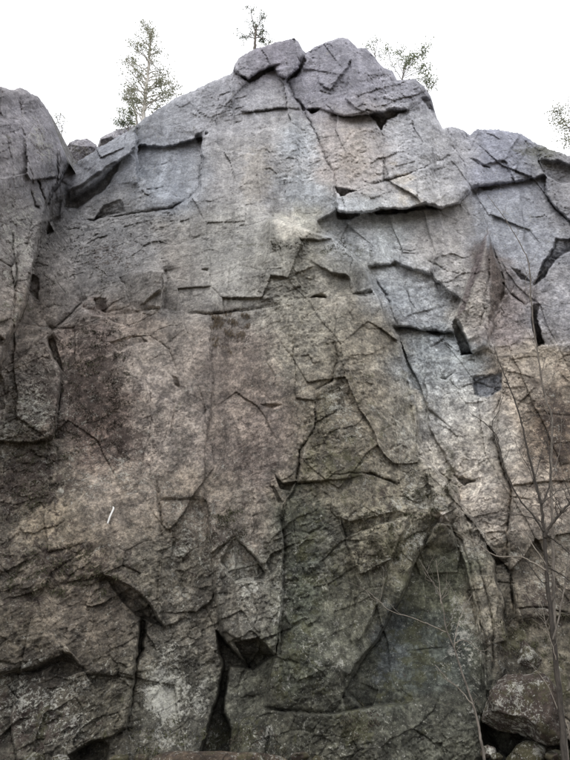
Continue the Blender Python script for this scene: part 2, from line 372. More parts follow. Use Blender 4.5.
for pts, h, L in ST:
    sl = box(pts, 3.2 * L)
    if sl is None or h == 0:
        continue
    X, Y_ = WX[sl], WY[sl]
    d2 = np.full(X.shape, 1e12); sg = np.zeros(X.shape); endf = np.ones(X.shape)
    for i in range(len(pts) - 1):
        (ax, ay), (bx, by) = pts[i], pts[i + 1]
        ex, ey = bx - ax, by - ay
        tr_ = ((X - ax) * ex + (Y_ - ay) * ey) / (ex * ex + ey * ey)
        t = np.clip(tr_, 0, 1)
        dd = (X - ax - ex * t) ** 2 + (Y_ - ay - ey * t) ** 2
        m = dd < d2
        d2 = np.where(m, dd, d2)
        cr = (ex * (Y_ - ay) - ey * (X - ax)) / math.hypot(ex, ey)
        sg = np.where(m, cr, sg)
        over = np.zeros(X.shape)
        if i == 0: over = np.maximum(over, -tr_ * math.hypot(ex, ey))
        if i == len(pts) - 2: over = np.maximum(over, (tr_ - 1) * math.hypot(ex, ey))
        endf = np.where(m, np.exp(-np.maximum(over, 0) / (0.35 * L)), endf)
    d = np.sqrt(d2)
    OFF[sl] += 0.5 * h * np.clip(sg / 1.0, -1, 1) * np.exp(-d / L) * endf * np.where(d < 1.5, 1, np.minimum(1, np.abs(sg) / np.maximum(d, 1e-6)))

# faceted blocks: outline, offset, tilts (m per 100)
FC = [([(437, 522), (451, 524), (462, 552), (456, 585), (424, 588), (414, 562)], .16, .0, -.7), ([(211, 554), (234, 537), (236, 580), (240, 640), (222, 632)], .10, .9, .3), ([(236, 580), (265, 573), (281, 600), (278, 632), (274, 655), (257, 637), (240, 641)], .22, -.5, .5),
      ([(137, 146), (165, 148), (160, 172), (150, 186), (140, 176)], -.03, .6, .2), ([(165, 148), (202, 138), (203, 160), (200, 186), (176, 160)], -.06, -.3, .3),
      ([(304, 54), (343, 36), (352, 60), (330, 90), (318, 80), (320, 64)], .04, .5, .3), ([(343, 36), (380, 60), (384, 95), (369, 115), (345, 100), (352, 60)], .04, -.7, .1),
      ([(353, 256), (367, 272), (377, 292), (353, 296), (348, 275)], .05, -.8, -.5), ([(300, 240), (338, 240), (352, 256), (348, 275), (330, 272), (312, 262)], .04, .1, .7),
      ([(121, 277), (135, 272), (163, 270), (160, 290), (137, 310), (132, 306)], .08, .8, -.3), ([(426, 472), (447, 484), (458, 495), (463, 512), (450, 522), (436, 510)], .08, -.8, .3),
      ([(345, 538), (385, 524), (408, 518), (392, 560), (360, 575)], .08, .4, .4), ([(400, 350), (410, 400), (416, 440), (400, 470), (395, 420)], .03, -1.2, .1),
      ([(478, 135), (500, 132), (520, 135), (505, 160), (480, 165), (468, 150)], .05, .4, .3), ([(505, 160), (520, 135), (538, 150), (543, 172), (515, 180)], .02, -.5, .2)]
for pts, a_, gx_, gy_ in FC:
    sl = box(pts, 4)
    d = sdf(pts, WX[sl], WY[sl])
    c = np.mean(np.array(pts, float), 0)
    OFF[sl] += smooth(.7, -.7, d) * (a_ + gx_ * (PX[sl] - c[0]) / 100 + gy_ * (PY[sl] - c[1]) / 100)
# the leaning pillar: a sharp ridge between a broad pale face and a steep dark one
PIL = [b for b in B if b['name'] == 'rock_pillar'][0]['pts']
sl = box(PIL, 6)
SX = PX[sl] + 0.8 * fbm(U[sl] * 1.5, V[sl] * 1.5, 29, 2); SY = PY[sl]
d = sdf(PIL, SX, SY)
ridge_x = np.interp(SY, [226, 250, 290, 320, 347], [489, 486, 482, 484, 486])
rr = SX - ridge_x
OFF[sl] += smooth(1.0, -1.0, d) * (0.26 * smooth(230, 300, SY) + np.where(rr < 0, 0.004 * rr, -0.022 * rr))

# undersides and hollows: outline, depth m, direction from lip to inner corner
UND = [([(240, 75), (248, 79), (262, 72), (275, 66), (287, 61), (288, 65), (274, 70), (262, 76), (249, 84)], .55, (.2, 1)),
       ([(234, 642), (257, 637), (274, 655), (253, 671), (248, 669)], 0.75, (0.1, 1)),
       ([(221, 562), (234, 537), (250, 552), (266, 572), (264, 578), (236, 583)], 0.5, (0.25, 1)),
       ([(105, 574), (130, 586), (147, 599), (163, 627), (140, 618), (123, 602), (112, 586)], 0.36, (-.5, 1)),
       ([(65, 207), (68, 191), (90, 177), (114, 162), (119, 165), (105, 190), (77, 209)], 0.5, (0.45, 1)),
       ([(93, 220), (105, 205), (121, 200), (125, 211)], 0.45, (0.1, 1)),
       ([(368, 114), (390, 110), (408, 109), (388, 121), (381, 130)], 1.1, (0, 1)),
       ([(303, 107), (320, 108), (312, 114)], 0.8, (0, 1)),
       ([(335, 187), (345, 189), (358, 191), (341, 197)], 0.9, (0, 1)),
       ([(336, 208), (343, 213), (362, 210), (350, 218), (338, 218)], 0.7, (0, 1)),
       ([(370, 211), (381, 209), (405, 209), (426, 203), (434, 207), (412, 211), (388, 215), (378, 215)], 0.8, (0, 1)),
       ([(538, 160), (556, 161), (570, 166), (640, 186), (640, 205), (570, 184), (556, 182), (545, 174)], 0.9, (0, 1)),
       ([(452, 322), (458, 318), (465, 334), (472, 352), (461, 355)], 1.3, (0.6, 1)),
       ([(533, 303), (540, 305), (538, 319), (545, 343), (537, 347), (532, 326)], 1.3, (-.5, 1)),
       ([(533, 285), (545, 258), (556, 240), (572, 237), (572, 250), (559, 256), (545, 276)], 1.2, (.3, 1)),
       ([(472, 376), (502, 374), (502, 389), (486, 398), (474, 394)], 0.3, (0, 1)),
       ([(452, 475), (458, 476), (475, 481), (463, 485)], 0.4, (0, 1)),
       ([(276, 475), (284, 484), (296, 482), (290, 490), (281, 488)], 0.4, (0, 1)),
       ([(257, 484), (275, 486), (282, 500), (275, 506)], 0.25, (.6, 1)),
       ([(341, 517), (352, 521), (384, 515), (400, 512), (410, 515), (385, 524), (352, 534), (345, 538)], 0.40, (0, 1)),
       ([(353, 295), (371, 288), (375, 294), (366, 297)], 0.35, (0, 1)),
       ([(310, 298), (323, 293), (326, 298)], 0.3, (0, 1)),
       ([(260, 404), (270, 403), (282, 404), (271, 408)], 0.22, (0, 1)),
       ([(63, 651), (72, 655), (86, 672), (68, 677), (50, 672)], 0.3, (0, 1)),
       ([(28, 272), (39, 279), (37, 300), (28, 293)], 0.4, (0, 1)),
       ([(93, 298), (105, 298), (105, 312), (95, 309)], 0.3, (-.4, 1)),
       ([(172, 376), (178, 378), (180, 388), (175, 385)], 0.25, (0, 1)),
       ([(495, 560), (507, 559), (509, 563), (498, 566)], 0.3, (0, 1)),
       ([(48, 333), (53, 335), (60, 356), (62, 372), (55, 362), (49, 345)], 0.5, (0.4, 1)),
       ([(109, 341), (140, 336), (148, 343), (118, 352)], 0.2, (0, 1)),
       ([(340, 694), (362, 683), (378, 690), (372, 706), (345, 712)], 0.2, (0, 1)),
       ([(50, 205), (62, 200), (60, 222), (50, 222)], 0.3, (0.2, 1)),
       ([(45, 228), (49, 222), (52, 232), (46, 236)], 0.5, (0, 1)),
       ([(196, 268), (203, 262), (206, 268), (204, 276)], 0.0, (0, 1)),
       ([(422, 99), (431, 97), (436, 112), (428, 108)], 0.5, (0, 1)),
       ([(510, 266), (519, 271), (529, 281), (520, 279)], 0.35, (0.3, 1)),
       ([(468, 157), (476, 159), (489, 167), (478, 164)], 0.2, (0, 1)),
       ([(293, 75), (300, 64), (303, 56), (306, 62), (296, 76), (287, 83)], 0.7, (-.3, 1)),
       ([(479, 187), (496, 185), (498, 187), (484, 190)], 0.35, (0, 1)),
       ([(295, 99), (300, 100), (305, 110), (301, 110)], 0.4, (0, 1)),
       ([(196, 138), (204, 131), (208, 133), (199, 143)], 0.3, (0, 1)),
       ([(200, 270), (208, 268), (206, 272)], 0.2, (0, 1))]
for pts, D, dr in UND:
    sl = box(pts, 6)
    if sl is None or D == 0:
        continue
    d = sdf(pts, WX[sl], WY[sl])
    p = np.array(pts, float); n = np.array(dr) / math.hypot(*dr)
    pr = p @ n; s = (WX[sl] * n[0] + WY[sl] * n[1] - pr.min()) / (pr.max() - pr.min())
    OFF[sl] -= smooth(0.8, -0.8, d) * 0.85 * D * np.clip(0.12 + 0.88 * s, 0, 1.05)

GAPS = [([(216, 632), (224, 640), (235, 652), (249, 670), (240, 668), (230, 668), (225, 697), (224, 712), (232, 730), (230, 756), (202, 756), (208, 725), (217, 700), (224, 668)], 0.75),
        ([(482, 714), (490, 716), (506, 730), (560, 738), (572, 742), (572, 800), (482, 800)], 1.0),
        ([(140, 618), (145, 620), (143, 650), (137, 662), (139, 640)], 0.4),
        ([(70, 756), (85, 744), (100, 740), (108, 745), (104, 790), (64, 790)], 0.35)]
for pts, D in GAPS:
    sl = box(pts, 6)
    d = sdf(pts, WX[sl], WY[sl])
    OFF[sl] -= smooth(1.8, -2.2, d) * D

# cracks: points, width, depth
CR = [([(286, 80), (295, 99), (302, 109), (311, 125), (323, 153), (334, 174), (335, 195)], 1.3, .25),
      ([(244, 113), (262, 111), (285, 109)], 1.0, .2), ([(228, 125), (244, 121)], .8, .08),
      ([(334, 114), (344, 117), (369, 115)], 1.2, .3), ([(370, 186), (384, 180), (405, 175), (424, 167), (430, 161), (458, 156)], 1.2, .25),
      ([(448, 128), (452, 145), (464, 163), (464, 173)], 1, .12), ([(520, 133), (530, 147), (520, 160), (505, 173)], .9, .12),
      ([(462, 131), (466, 140), (472, 134)], .8, .1), ([(500, 160), (515, 155), (524, 150)], .7, .06),
      ([(545, 175), (547, 195), (556, 207), (566, 217), (580, 226)], 1.8, .4), ([(501, 281), (509, 294), (517, 300), (526, 307)], 1.4, .3),
      ([(396, 327), (416, 329), (454, 333)], 1.7, .35), ([(377, 280), (391, 305), (398, 327)], 1.3, .25),
      ([(428, 261), (445, 270), (465, 275)], 1.2, .15), ([(370, 265), (395, 263), (428, 274)], 1.3, .18), ([(391, 248), (410, 252), (420, 250)], .8, .08),
      ([(430, 272), (438, 290), (442, 300)], .8, .12), ([(404, 286), (409, 300), (415, 310)], .8, .1), ([(440, 378), (446, 379), (452, 374)], 1, .12),
      ([(84, 307), (98, 314), (133, 315), (161, 308)], 1.1, .15), ([(121, 275), (126, 294), (134, 312)], 1, .15), ([(84, 221), (130, 213), (172, 207), (188, 199)], 1.3, .22),
      ([(163, 270), (166, 287), (161, 307)], 1.2, .2), ([(49, 345), (61, 373), (58, 405), (53, 437)], 1.8, .35), ([(0, 372), (21, 356), (53, 331), (84, 300)], 1.4, .2),
      ([(175, 400), (174, 415), (170, 436)], 1, .12), ([(128, 340), (150, 336), (170, 350), (178, 380)], .8, .08),
      ([(336, 340), (338, 357), (332, 381), (318, 392)], 1.5, .22), ([(292, 343), (295, 371), (297, 399)], 1, .12), ([(190, 313), (209, 315), (278, 306), (311, 297)], .9, .10),
      ([(316, 398), (315, 425), (301, 451), (297, 484)], 2.2, .4), ([(297, 484), (285, 502), (281, 519), (283, 551), (283, 600), (279, 655)], 1.5, .25),
      ([(362, 472), (377, 476), (392, 483)], 1, .18), ([(370, 473), (384, 479), (398, 486)], 1.2, .15), ([(264, 343), (268, 365), (275, 378)], 1, .10),
      ([(301, 500), (330, 475), (362, 472)], .8, .08),
      ([(496, 440), (503, 468), (512, 486), (509, 521), (509, 559), (512, 580), (516, 619)], 2.0, .5), ([(509, 496), (530, 499)], 1.2, .15), ([(497, 583), (512, 584)], .9, .15),
      ([(490, 425), (497, 440)], 1.5, .3), ([(502, 374), (500, 400), (491, 420)], 1, .12), ([(517, 610), (545, 607), (566, 612)], .9, .12),
      ([(426, 493), (435, 521)], 1.2, .12), ([(451, 524), (465, 563), (472, 598), (479, 640)], 1.8, .25), ([(428, 538), (416, 559), (402, 598), (377, 640), (351, 676)], 1.6, .25),
      ([(447, 525), (462, 540), (470, 565), (478, 610), (484, 660), (488, 696)], 1.3, .2), ([(463, 512), (474, 545), (486, 590), (493, 630), (490, 690)], 1.2, .18),
      ([(472, 598), (478, 620), (486, 640), (484, 660)], 1.8, .25), ([(450, 495), (462, 510), (478, 533)], 1.2, .15),
      ([(260, 709), (302, 713), (330, 714), (362, 707), (400, 702)], 1.4, .2), ([(156, 483), (161, 511), (160, 560), (158, 616)], 1.3, .18),
      ([(140, 618), (140, 648), (133, 690), (126, 728)], 1.8, .35), ([(126, 728), (110, 738), (90, 744), (70, 756)], 2.2, .3), ([(234, 537), (250, 553), (265, 572)], 1.0, .12),
      ([(211, 560), (222, 548), (234, 537)], 1.1, .15), ([(0, 676), (30, 672), (63, 660), (90, 672)], 1.6, .2), ([(206, 500), (209, 520), (211, 554), (222, 630)], .9, .1),
      ([(389, 670), (394, 690), (410, 697)], .8, .08), ([(404, 651), (420, 651), (445, 648)], .8, .06), ([(391, 694), (400, 690), (412, 697)], .8, .07),
      ([(20, 95), (22, 130), (27, 160), (35, 190)], 1.0, .08), ([(8, 130), (14, 200), (18, 250)], 1.0, .09), ([(31, 190), (36, 205), (40, 208)], 1.8, .3), ([(38, 180), (43, 195), (45, 200)], 1.4, .25),
      ([(56, 148), (58, 165), (57, 185)], 1.1, .2), ([(12, 230), (16, 270), (12, 320)], 1.2, .2), ([(30, 282), (26, 303), (14, 331), (2, 363)], 1.6, .3), ([(38, 240), (30, 282)], 1.6, .3),
      ([(135, 130), (136, 150), (138, 182)], 1.4, .2), ([(202, 140), (203, 160), (200, 186), (190, 199)], 1.4, .25), ([(158, 152), (170, 160), (160, 176)], .8, .06),
      ([(140, 160), (165, 152), (185, 157)], .7, .05), ([(146, 190), (158, 190), (165, 188)], 1, .12),
      ([(47, 240), (60, 246), (80, 242)], 1, .1), ([(60, 232), (80, 229)], .9, .1), ([(338, 516), (345, 540), (352, 565), (358, 580)], 1, .15), ([(343, 560), (352, 590), (346, 620)], .9, .1),
      ([(260, 620), (272, 640)], .7, .06), ([(246, 580), (256, 610), (252, 637)], 1, .08), ([(205, 610), (216, 632)], 1, .15), ([(480, 300), (492, 325)], 1, .12), ([(478, 262), (470, 300), (466, 330)], 1, .12),
      ([(490, 250), (487, 290), (480, 330)], 1.4, .2), ([(528, 490), (545, 470), (570, 462)], .8, .1), ([(520, 420), (535, 470)], .6, .06), ([(540, 250), (524, 225), (513, 200)], .6, .05),
      ([(430, 340), (424, 380), (430, 430), (452, 470)], .8, .06), ([(250, 140), (262, 150), (256, 160)], .7, .05), ([(340, 150), (350, 135), (362, 130)], .7, .05), ([(258, 128), (275, 126), (286, 112)], .7, .06)]
for pts, w, D in CR:
    w = 0.42 * w + 0.25; D = D * .62
    sl = box(pts, 8)
    if sl is None:
        continue
    d, s = pldist(pts, WX[sl], WY[sl])
    nn = 0.6 + 0.55 * fbm(U[sl] * 1.7, V[sl] * 1.7, 91, 2)
    taper = smooth(0, 0.08, s) * smooth(1, 0.9, s) * 0.75 + 0.25
    OFF[sl] -= D * np.clip(nn, 0.1, 1.2) * taper * np.exp(-(d / (w * (0.6 + 0.5 * nn))) ** 2) + 0.15 * D * np.exp(-(d / (w * 3.2)) ** 2)

# shallow steps of broken rock at three sizes, foliated upwards to the right
ang = 0.5
def fol(a, st):
    c, s = math.cos(a), math.sin(a)
    return (U * c + V * s) / st, (-U * s + V * c)
wu = U + 0.09 * fbm(U * 1.1, V * 1.1, 33, 3); wv = V + 0.09 * fbm(U * 1.1, V * 1.1, 35, 3)
f1, f2, du, dv, ca, cb, cc = cells((wu * .966 + wv * .259) / 1.15, (-wu * .259 + wv * .966) / 2.6, 41)
rel = (ca * du * 0.16 + cb * dv * 0.18 + cc * 0.018)
crk = np.exp(-((f2 - f1) / 0.018) ** 2) * smooth(0.05, .4, fbm(U * .7, V * .7, 44, 2)) * 0.025
wu2 = U + 0.075 * fbm(U * 3, V * 3, 37, 3); wv2 = V + 0.075 * fbm(U * 3, V * 3, 39, 3)
c_, s_ = math.cos(ang), math.sin(ang)
a2 = (wu2 * c_ + wv2 * s_) / 0.75; b2 = (-wu2 * s_ + wv2 * c_) / 0.42
g1, g2, du, dv, ca, cb, cc2 = cells(a2, b2, 51)
rel2 = ca * du * 0.075 + cb * dv * 0.075 + cc2 * 0.022
wu3 = U + 0.035 * fbm(U * 9, V * 9, 38, 2); wv3 = V + 0.035 * fbm(U * 9, V * 9, 40, 2)
a3 = (wu3 * c_ + wv3 * s_) / 0.26; b3 = (-wu3 * s_ + wv3 * c_) / 0.14
h1, h2, du, dv, ca, cb, cc3 = cells(a3, b3, 61)
rel3 = ca * du * 0.032 + cb * dv * 0.032 + cc3 * 0.010
wu4 = U + 0.012 * fbm(U * 22, V * 22, 48, 2); wv4 = V + 0.012 * fbm(U * 22, V * 22, 49, 2)
k1, k2, du, dv, ca, cb, cc4 = cells((wu4 * c_ + wv4 * s_) / 0.11, (-wu4 * s_ + wv4 * c_) / 0.06, 66)
rel4 = ca * du * 0.022 + cb * dv * 0.022 + cc4 * 0.007
crk2 = np.exp(-((g2 - g1) / 0.028) ** 2) * smooth(0.0, .35, fbm(U * 1.1, V * 1.1, 58, 3)) * 0.022
brok = smooth(-0.05, 0.40, fbm(U * 0.55, V * 0.40, 47, 4, .6))
low = smooth(330, 620, PY)
fo = fbm((U * c_ + V * s_) * 1.6, (-U * s_ + V * c_) * 6.5, 63, 4, 0.55)
OFF += rough * (rel * 0.9 + rel2 * (0.30 + 0.9 * brok) * (0.6 + 0.5 * low) + rel3 * (0.12 + 1.0 * brok) * (0.6 + 0.6 * low) + rel4 * (0.12 + 0.9 * brok) - crk
                + 0.12 * fbm(U * 0.33, V * 0.33, 1, 2) + 0.05 * fbm(U * 1.1, V * 1.1, 2, 3) + 0.026 * fo * (0.10 + brok) * (0.5 + 0.6 * low)
                + (0.014 * fbm(U * 5, V * 5, 3, 3, 0.6) + 0.014 * fbm(U * 19, V * 19, 4, 3, 0.7)) * (0.35 + 0.9 * brok) - crk2)
# a few blue-lit ribs high on the face
OFF += 0.10 * np.exp(-((PX - 292 - (PY - 110) * 0.06) / 6) ** 2) * smooth(105, 120, PY) * smooth(230, 200, PY)
# worn rim
OFF -= 0.14 * np.exp(-(PY - sky_y[None, :]) / 2.0)

Yd = YB - OFF
T = Yd / ry
POS = np.stack([rx * T, Yd, CAM[2] + rz * T], -1)

# ------------------------------------------------------------------ colour of the rock, with pale glare above and shade below painted in
def lin(c):
    c = np.array(c, float) / 255
    return np.where(c <= 0.04045, c / 12.92, ((c + 0.055) / 1.055) ** 2.4)
KA = 1.75
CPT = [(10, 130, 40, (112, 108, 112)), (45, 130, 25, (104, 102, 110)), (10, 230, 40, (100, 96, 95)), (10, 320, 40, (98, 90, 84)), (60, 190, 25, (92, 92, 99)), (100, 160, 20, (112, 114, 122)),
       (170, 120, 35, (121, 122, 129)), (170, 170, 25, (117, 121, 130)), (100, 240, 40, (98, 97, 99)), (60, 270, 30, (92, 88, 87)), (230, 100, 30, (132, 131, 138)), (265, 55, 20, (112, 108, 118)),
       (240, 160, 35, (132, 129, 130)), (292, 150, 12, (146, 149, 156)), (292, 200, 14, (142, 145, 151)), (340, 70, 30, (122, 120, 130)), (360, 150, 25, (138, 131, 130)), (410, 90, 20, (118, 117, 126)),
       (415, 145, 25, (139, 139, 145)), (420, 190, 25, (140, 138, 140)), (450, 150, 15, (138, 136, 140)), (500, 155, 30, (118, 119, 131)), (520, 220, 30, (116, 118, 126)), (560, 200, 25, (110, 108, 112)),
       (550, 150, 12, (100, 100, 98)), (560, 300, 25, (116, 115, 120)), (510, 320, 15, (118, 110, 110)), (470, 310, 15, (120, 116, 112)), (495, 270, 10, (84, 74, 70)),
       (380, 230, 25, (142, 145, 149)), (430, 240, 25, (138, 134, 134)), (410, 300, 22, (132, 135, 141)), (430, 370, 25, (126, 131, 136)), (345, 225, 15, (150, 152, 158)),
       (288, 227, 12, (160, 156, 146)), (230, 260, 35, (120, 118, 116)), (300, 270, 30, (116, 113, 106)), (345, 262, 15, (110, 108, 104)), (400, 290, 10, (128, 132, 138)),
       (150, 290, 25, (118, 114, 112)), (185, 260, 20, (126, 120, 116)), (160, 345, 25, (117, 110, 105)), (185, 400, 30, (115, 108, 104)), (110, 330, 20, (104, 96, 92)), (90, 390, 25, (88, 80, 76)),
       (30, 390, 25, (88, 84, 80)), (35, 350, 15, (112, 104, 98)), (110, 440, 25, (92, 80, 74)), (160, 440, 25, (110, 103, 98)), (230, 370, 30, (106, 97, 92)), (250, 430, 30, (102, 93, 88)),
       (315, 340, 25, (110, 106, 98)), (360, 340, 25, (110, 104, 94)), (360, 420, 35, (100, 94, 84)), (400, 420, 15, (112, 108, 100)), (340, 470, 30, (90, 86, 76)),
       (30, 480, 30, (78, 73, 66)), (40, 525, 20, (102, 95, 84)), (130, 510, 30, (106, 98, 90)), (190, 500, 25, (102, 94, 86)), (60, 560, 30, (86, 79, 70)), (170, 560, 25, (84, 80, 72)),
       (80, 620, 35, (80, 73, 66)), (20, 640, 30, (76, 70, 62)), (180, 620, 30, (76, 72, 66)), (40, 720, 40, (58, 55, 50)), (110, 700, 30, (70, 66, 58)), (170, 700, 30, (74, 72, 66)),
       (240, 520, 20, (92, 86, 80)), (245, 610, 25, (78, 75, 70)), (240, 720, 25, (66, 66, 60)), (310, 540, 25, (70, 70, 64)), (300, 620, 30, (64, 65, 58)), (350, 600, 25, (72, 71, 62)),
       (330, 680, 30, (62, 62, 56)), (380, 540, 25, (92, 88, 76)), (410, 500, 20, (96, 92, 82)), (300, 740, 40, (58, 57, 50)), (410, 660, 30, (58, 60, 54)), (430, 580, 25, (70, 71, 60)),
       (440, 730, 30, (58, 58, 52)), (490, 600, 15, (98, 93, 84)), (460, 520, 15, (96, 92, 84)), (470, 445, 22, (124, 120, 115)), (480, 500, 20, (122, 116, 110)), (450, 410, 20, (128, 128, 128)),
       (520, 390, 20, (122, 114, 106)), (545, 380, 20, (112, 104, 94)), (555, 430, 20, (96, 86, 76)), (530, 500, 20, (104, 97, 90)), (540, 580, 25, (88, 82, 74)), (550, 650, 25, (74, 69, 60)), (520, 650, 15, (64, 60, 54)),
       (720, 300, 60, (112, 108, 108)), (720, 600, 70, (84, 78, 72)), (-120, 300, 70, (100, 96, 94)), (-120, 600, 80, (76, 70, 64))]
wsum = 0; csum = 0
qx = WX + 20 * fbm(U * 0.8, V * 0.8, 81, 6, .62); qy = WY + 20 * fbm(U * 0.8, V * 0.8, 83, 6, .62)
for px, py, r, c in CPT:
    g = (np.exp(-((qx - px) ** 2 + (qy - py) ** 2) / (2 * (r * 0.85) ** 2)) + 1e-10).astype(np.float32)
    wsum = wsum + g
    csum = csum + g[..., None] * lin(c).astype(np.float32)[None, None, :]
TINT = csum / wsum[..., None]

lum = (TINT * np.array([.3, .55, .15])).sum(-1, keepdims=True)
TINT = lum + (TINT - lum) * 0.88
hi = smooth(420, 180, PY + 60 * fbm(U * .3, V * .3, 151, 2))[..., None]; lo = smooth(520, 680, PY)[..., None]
TINT = TINT * (hi * np.array([0.975, 1.005, 1.005]) + (1 - hi) * np.array([0.99, 1.0, 0.995])) * (1 - lo * np.array([0.15, 0.135, 0.145]))  # cool glare high up and shade low down, put into the tint
bt = RNG.uniform(0.93, 1.07, NB)
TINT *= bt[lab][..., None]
def patch(pts, rgb, amt, soft=3, jag=6, sd=100):
    """a patch of another colour with ragged edges"""
    sl = box(pts, 35)
    if sl is None:
        return
    d = sdf(pts, WX[sl], WY[sl]) + (2.0 if jag > 3 else .8) * jag * fbm(U[sl] * 2.2 + V[sl] * .7, V[sl] * 2.4 - U[sl] * 1.2, sd, 7 if jag > 3 else 3, 0.74 if jag > 3 else .5)
    m = (smooth(soft, -soft, d) * amt)[..., None]
    TINT[sl] = TINT[sl] * (1 - m) + lin(rgb) * m
patch([(270, 220), (292, 219), (308, 230), (306, 238), (282, 236)], (158, 155, 148), .6, 2, 4, 101)
patch([(320, 290), (345, 300), (340, 320), (322, 312)], (150, 146, 138), .5, 3, 6, 102)
patch([(315, 272), (332, 285), (345, 300), (322, 300)], (142, 140, 134), .5, 3, 5, 103)
patch([(472, 376), (502, 374), (502, 389), (486, 398), (474, 394)], (84, 88, 96), .85, 1.5, 2, 104)  # darker tone on the same outline as an underside
patch([(28, 522), (40, 506), (62, 498), (66, 512), (52, 532), (34, 540)], (112, 104, 92), .6, 3, 6, 105)
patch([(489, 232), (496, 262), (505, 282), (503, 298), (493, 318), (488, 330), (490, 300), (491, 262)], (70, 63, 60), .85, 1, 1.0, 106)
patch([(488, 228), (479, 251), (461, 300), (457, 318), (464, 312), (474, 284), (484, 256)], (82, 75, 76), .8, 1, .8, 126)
patch([(487, 240), (487, 300), (478, 345), (468, 335), (464, 318), (476, 286)], (126, 122, 119), .6, 1.5, 1.5, 107)
patch([(535, 380), (575, 372), (600, 420), (590, 500), (556, 470), (548, 430), (538, 410)], (82, 72, 64), .45, 3, 24, 108)
patch([(66, 340), (100, 315), (112, 332), (108, 380), (128, 400), (120, 440), (84, 450), (62, 420), (70, 380)], (84, 72, 69), .35, 3, 30, 109)
patch([(20, 460), (60, 430), (70, 480), (40, 500), (10, 520), (0, 500)], (66, 59, 56), .42, 3, 24, 110)
patch([(112, 300), (140, 315), (168, 320), (160, 338), (130, 335), (100, 322)], (122, 112, 105), .4, 4, 8, 111)
patch([(400, 615), (440, 605), (470, 640), (468, 690), (420, 695), (385, 690), (380, 660)], (48, 52, 50), .7, 6, 8, 112)
patch([(288, 560), (318, 550), (322, 600), (296, 640), (284, 620)], (58, 62, 58), .6, 5, 8, 113)
patch([(240, 145), (262, 150), (275, 185), (258, 200), (240, 190)], (142, 136, 126), .3, 6, 12, 114)
patch([(340, 135), (362, 130), (370, 170), (350, 180), (342, 165)], (144, 136, 127), .3, 6, 10, 115)
patch([(450, 455), (478, 440), (492, 470), (480, 500), (460, 490)], (140, 136, 131), .5, 6, 10, 116)
patch([(413, 392), (421, 396), (424, 410), (417, 412)], (165, 162, 155), .8, 2, 4, 117)
patch([(436, 512), (446, 514), (449, 521), (438, 520)], (165, 160, 156), .8, 2, 4, 118)
patch([(262, 180), (285, 190), (290, 215), (262, 214)], (108, 106, 108), .4, 6, 10, 119)
patch([(395, 170), (412, 180), (420, 205), (398, 205)], (165, 158, 146), .4, 5, 10, 120)
patch([(350, 215), (368, 220), (374, 250), (362, 250)], (170, 172, 176), .5, 4, 7, 121)

patch([(284, 502), (299, 488), (318, 520), (316, 600), (306, 690), (282, 705), (283, 600)], (54, 57, 49), .55, 4, 18, 131)
patch([(322, 395), (334, 385), (330, 420), (312, 470), (300, 480), (306, 450)], (74, 72, 58), .5, 3, 8, 132)
patch([(396, 350), (408, 372), (416, 430), (428, 470), (415, 470), (404, 420)], (78, 76, 66), .5, 3, 10, 133)
patch([(380, 620), (402, 600), (412, 640), (396, 690), (378, 680)], (58, 62, 66), .5, 4, 12, 134)
patch([(0, 655), (60, 640), (90, 670), (60, 690), (0, 690)], (48, 45, 42), .5, 5, 18, 135)
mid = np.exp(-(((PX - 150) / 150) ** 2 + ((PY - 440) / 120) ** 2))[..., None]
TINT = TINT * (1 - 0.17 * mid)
dark_streak = fbm(U * 1.9, V * 0.35, 131, 3)
cn = 1 + 0.20 * fbm(U * 1.1, V * 1.1, 121, 3) + 0.30 * fbm(U * 4, V * 4, 123, 4, .65) * (0.6 + 0.6 * low) + 0.10 * np.minimum(dark_streak, 0.2) + 0.10 * cc + 0.09 * cc2 + 0.10 * cc3 + 0.10 * cc4
cn += 0.22 * fo
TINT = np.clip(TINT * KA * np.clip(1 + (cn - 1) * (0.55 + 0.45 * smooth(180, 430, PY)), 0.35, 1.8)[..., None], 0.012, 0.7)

# growths: moss, dark crust lichen, pale lichen
def blobs(L, seed):
    m = 0
    for px, py, ax, ay, a in L:
        m = np.maximum(m, a * np.exp(-(((PX - px) / ax) ** 2 + ((PY - py) / ay) ** 2)))
    return np.clip(m + 0.25 * fbm(U * 1.5, V * 1.5, seed, 4, .6) * (0.3 + m), 0, 1)
MOSS = blobs([(340, 470, 40, 60, .5), (310, 560, 30, 70, .5), (300, 660, 40, 60, .55), (420, 650, 40, 50, .6), (395, 560, 25, 35, .6), (400, 690, 40, 30, .55), (240, 740, 30, 25, .7), (355, 725, 20, 20, .9),
              (340, 250, 30, 12, .45), (360, 420, 30, 60, .35), (450, 480, 12, 40, .5), (545, 150, 30, 6, .9), (70, 160, 12, 8, .6), (515, 640, 20, 20, .6), (560, 680, 30, 30, .5), (20, 300, 20, 60, .3), (215, 740, 15, 20, .8),
              (390, 545, 10, 20, .8), (270, 245, 60, 4, .4), (60, 730, 60, 30, .35), (130, 128, 14, 6, .7)], 141)
RUST = blobs([(90, 385, 45, 70, .9), (40, 400, 45, 45, .75), (115, 440, 50, 35, .75), (30, 480, 50, 45, .75), (60, 560, 70, 35, .65), (20, 600, 40, 30, .5), (215, 530, 15, 30, .6), (235, 333, 26, 20, .45), (80, 330, 25, 20, .6),
              (110, 255, 30, 20, .5), (555, 430, 20, 50, .85), (545, 600, 30, 40, .6), (30, 720, 60, 40, .55), (380, 500, 40, 40, .35), (480, 530, 30, 60, .3), (10, 250, 20, 80, .4), (40, 140, 12, 30, .4), (250, 470, 30, 50, .35),
              (550, 500, 30, 40, .5), (500, 300, 10, 30, .5), (190, 560, 30, 50, .4)], 143)
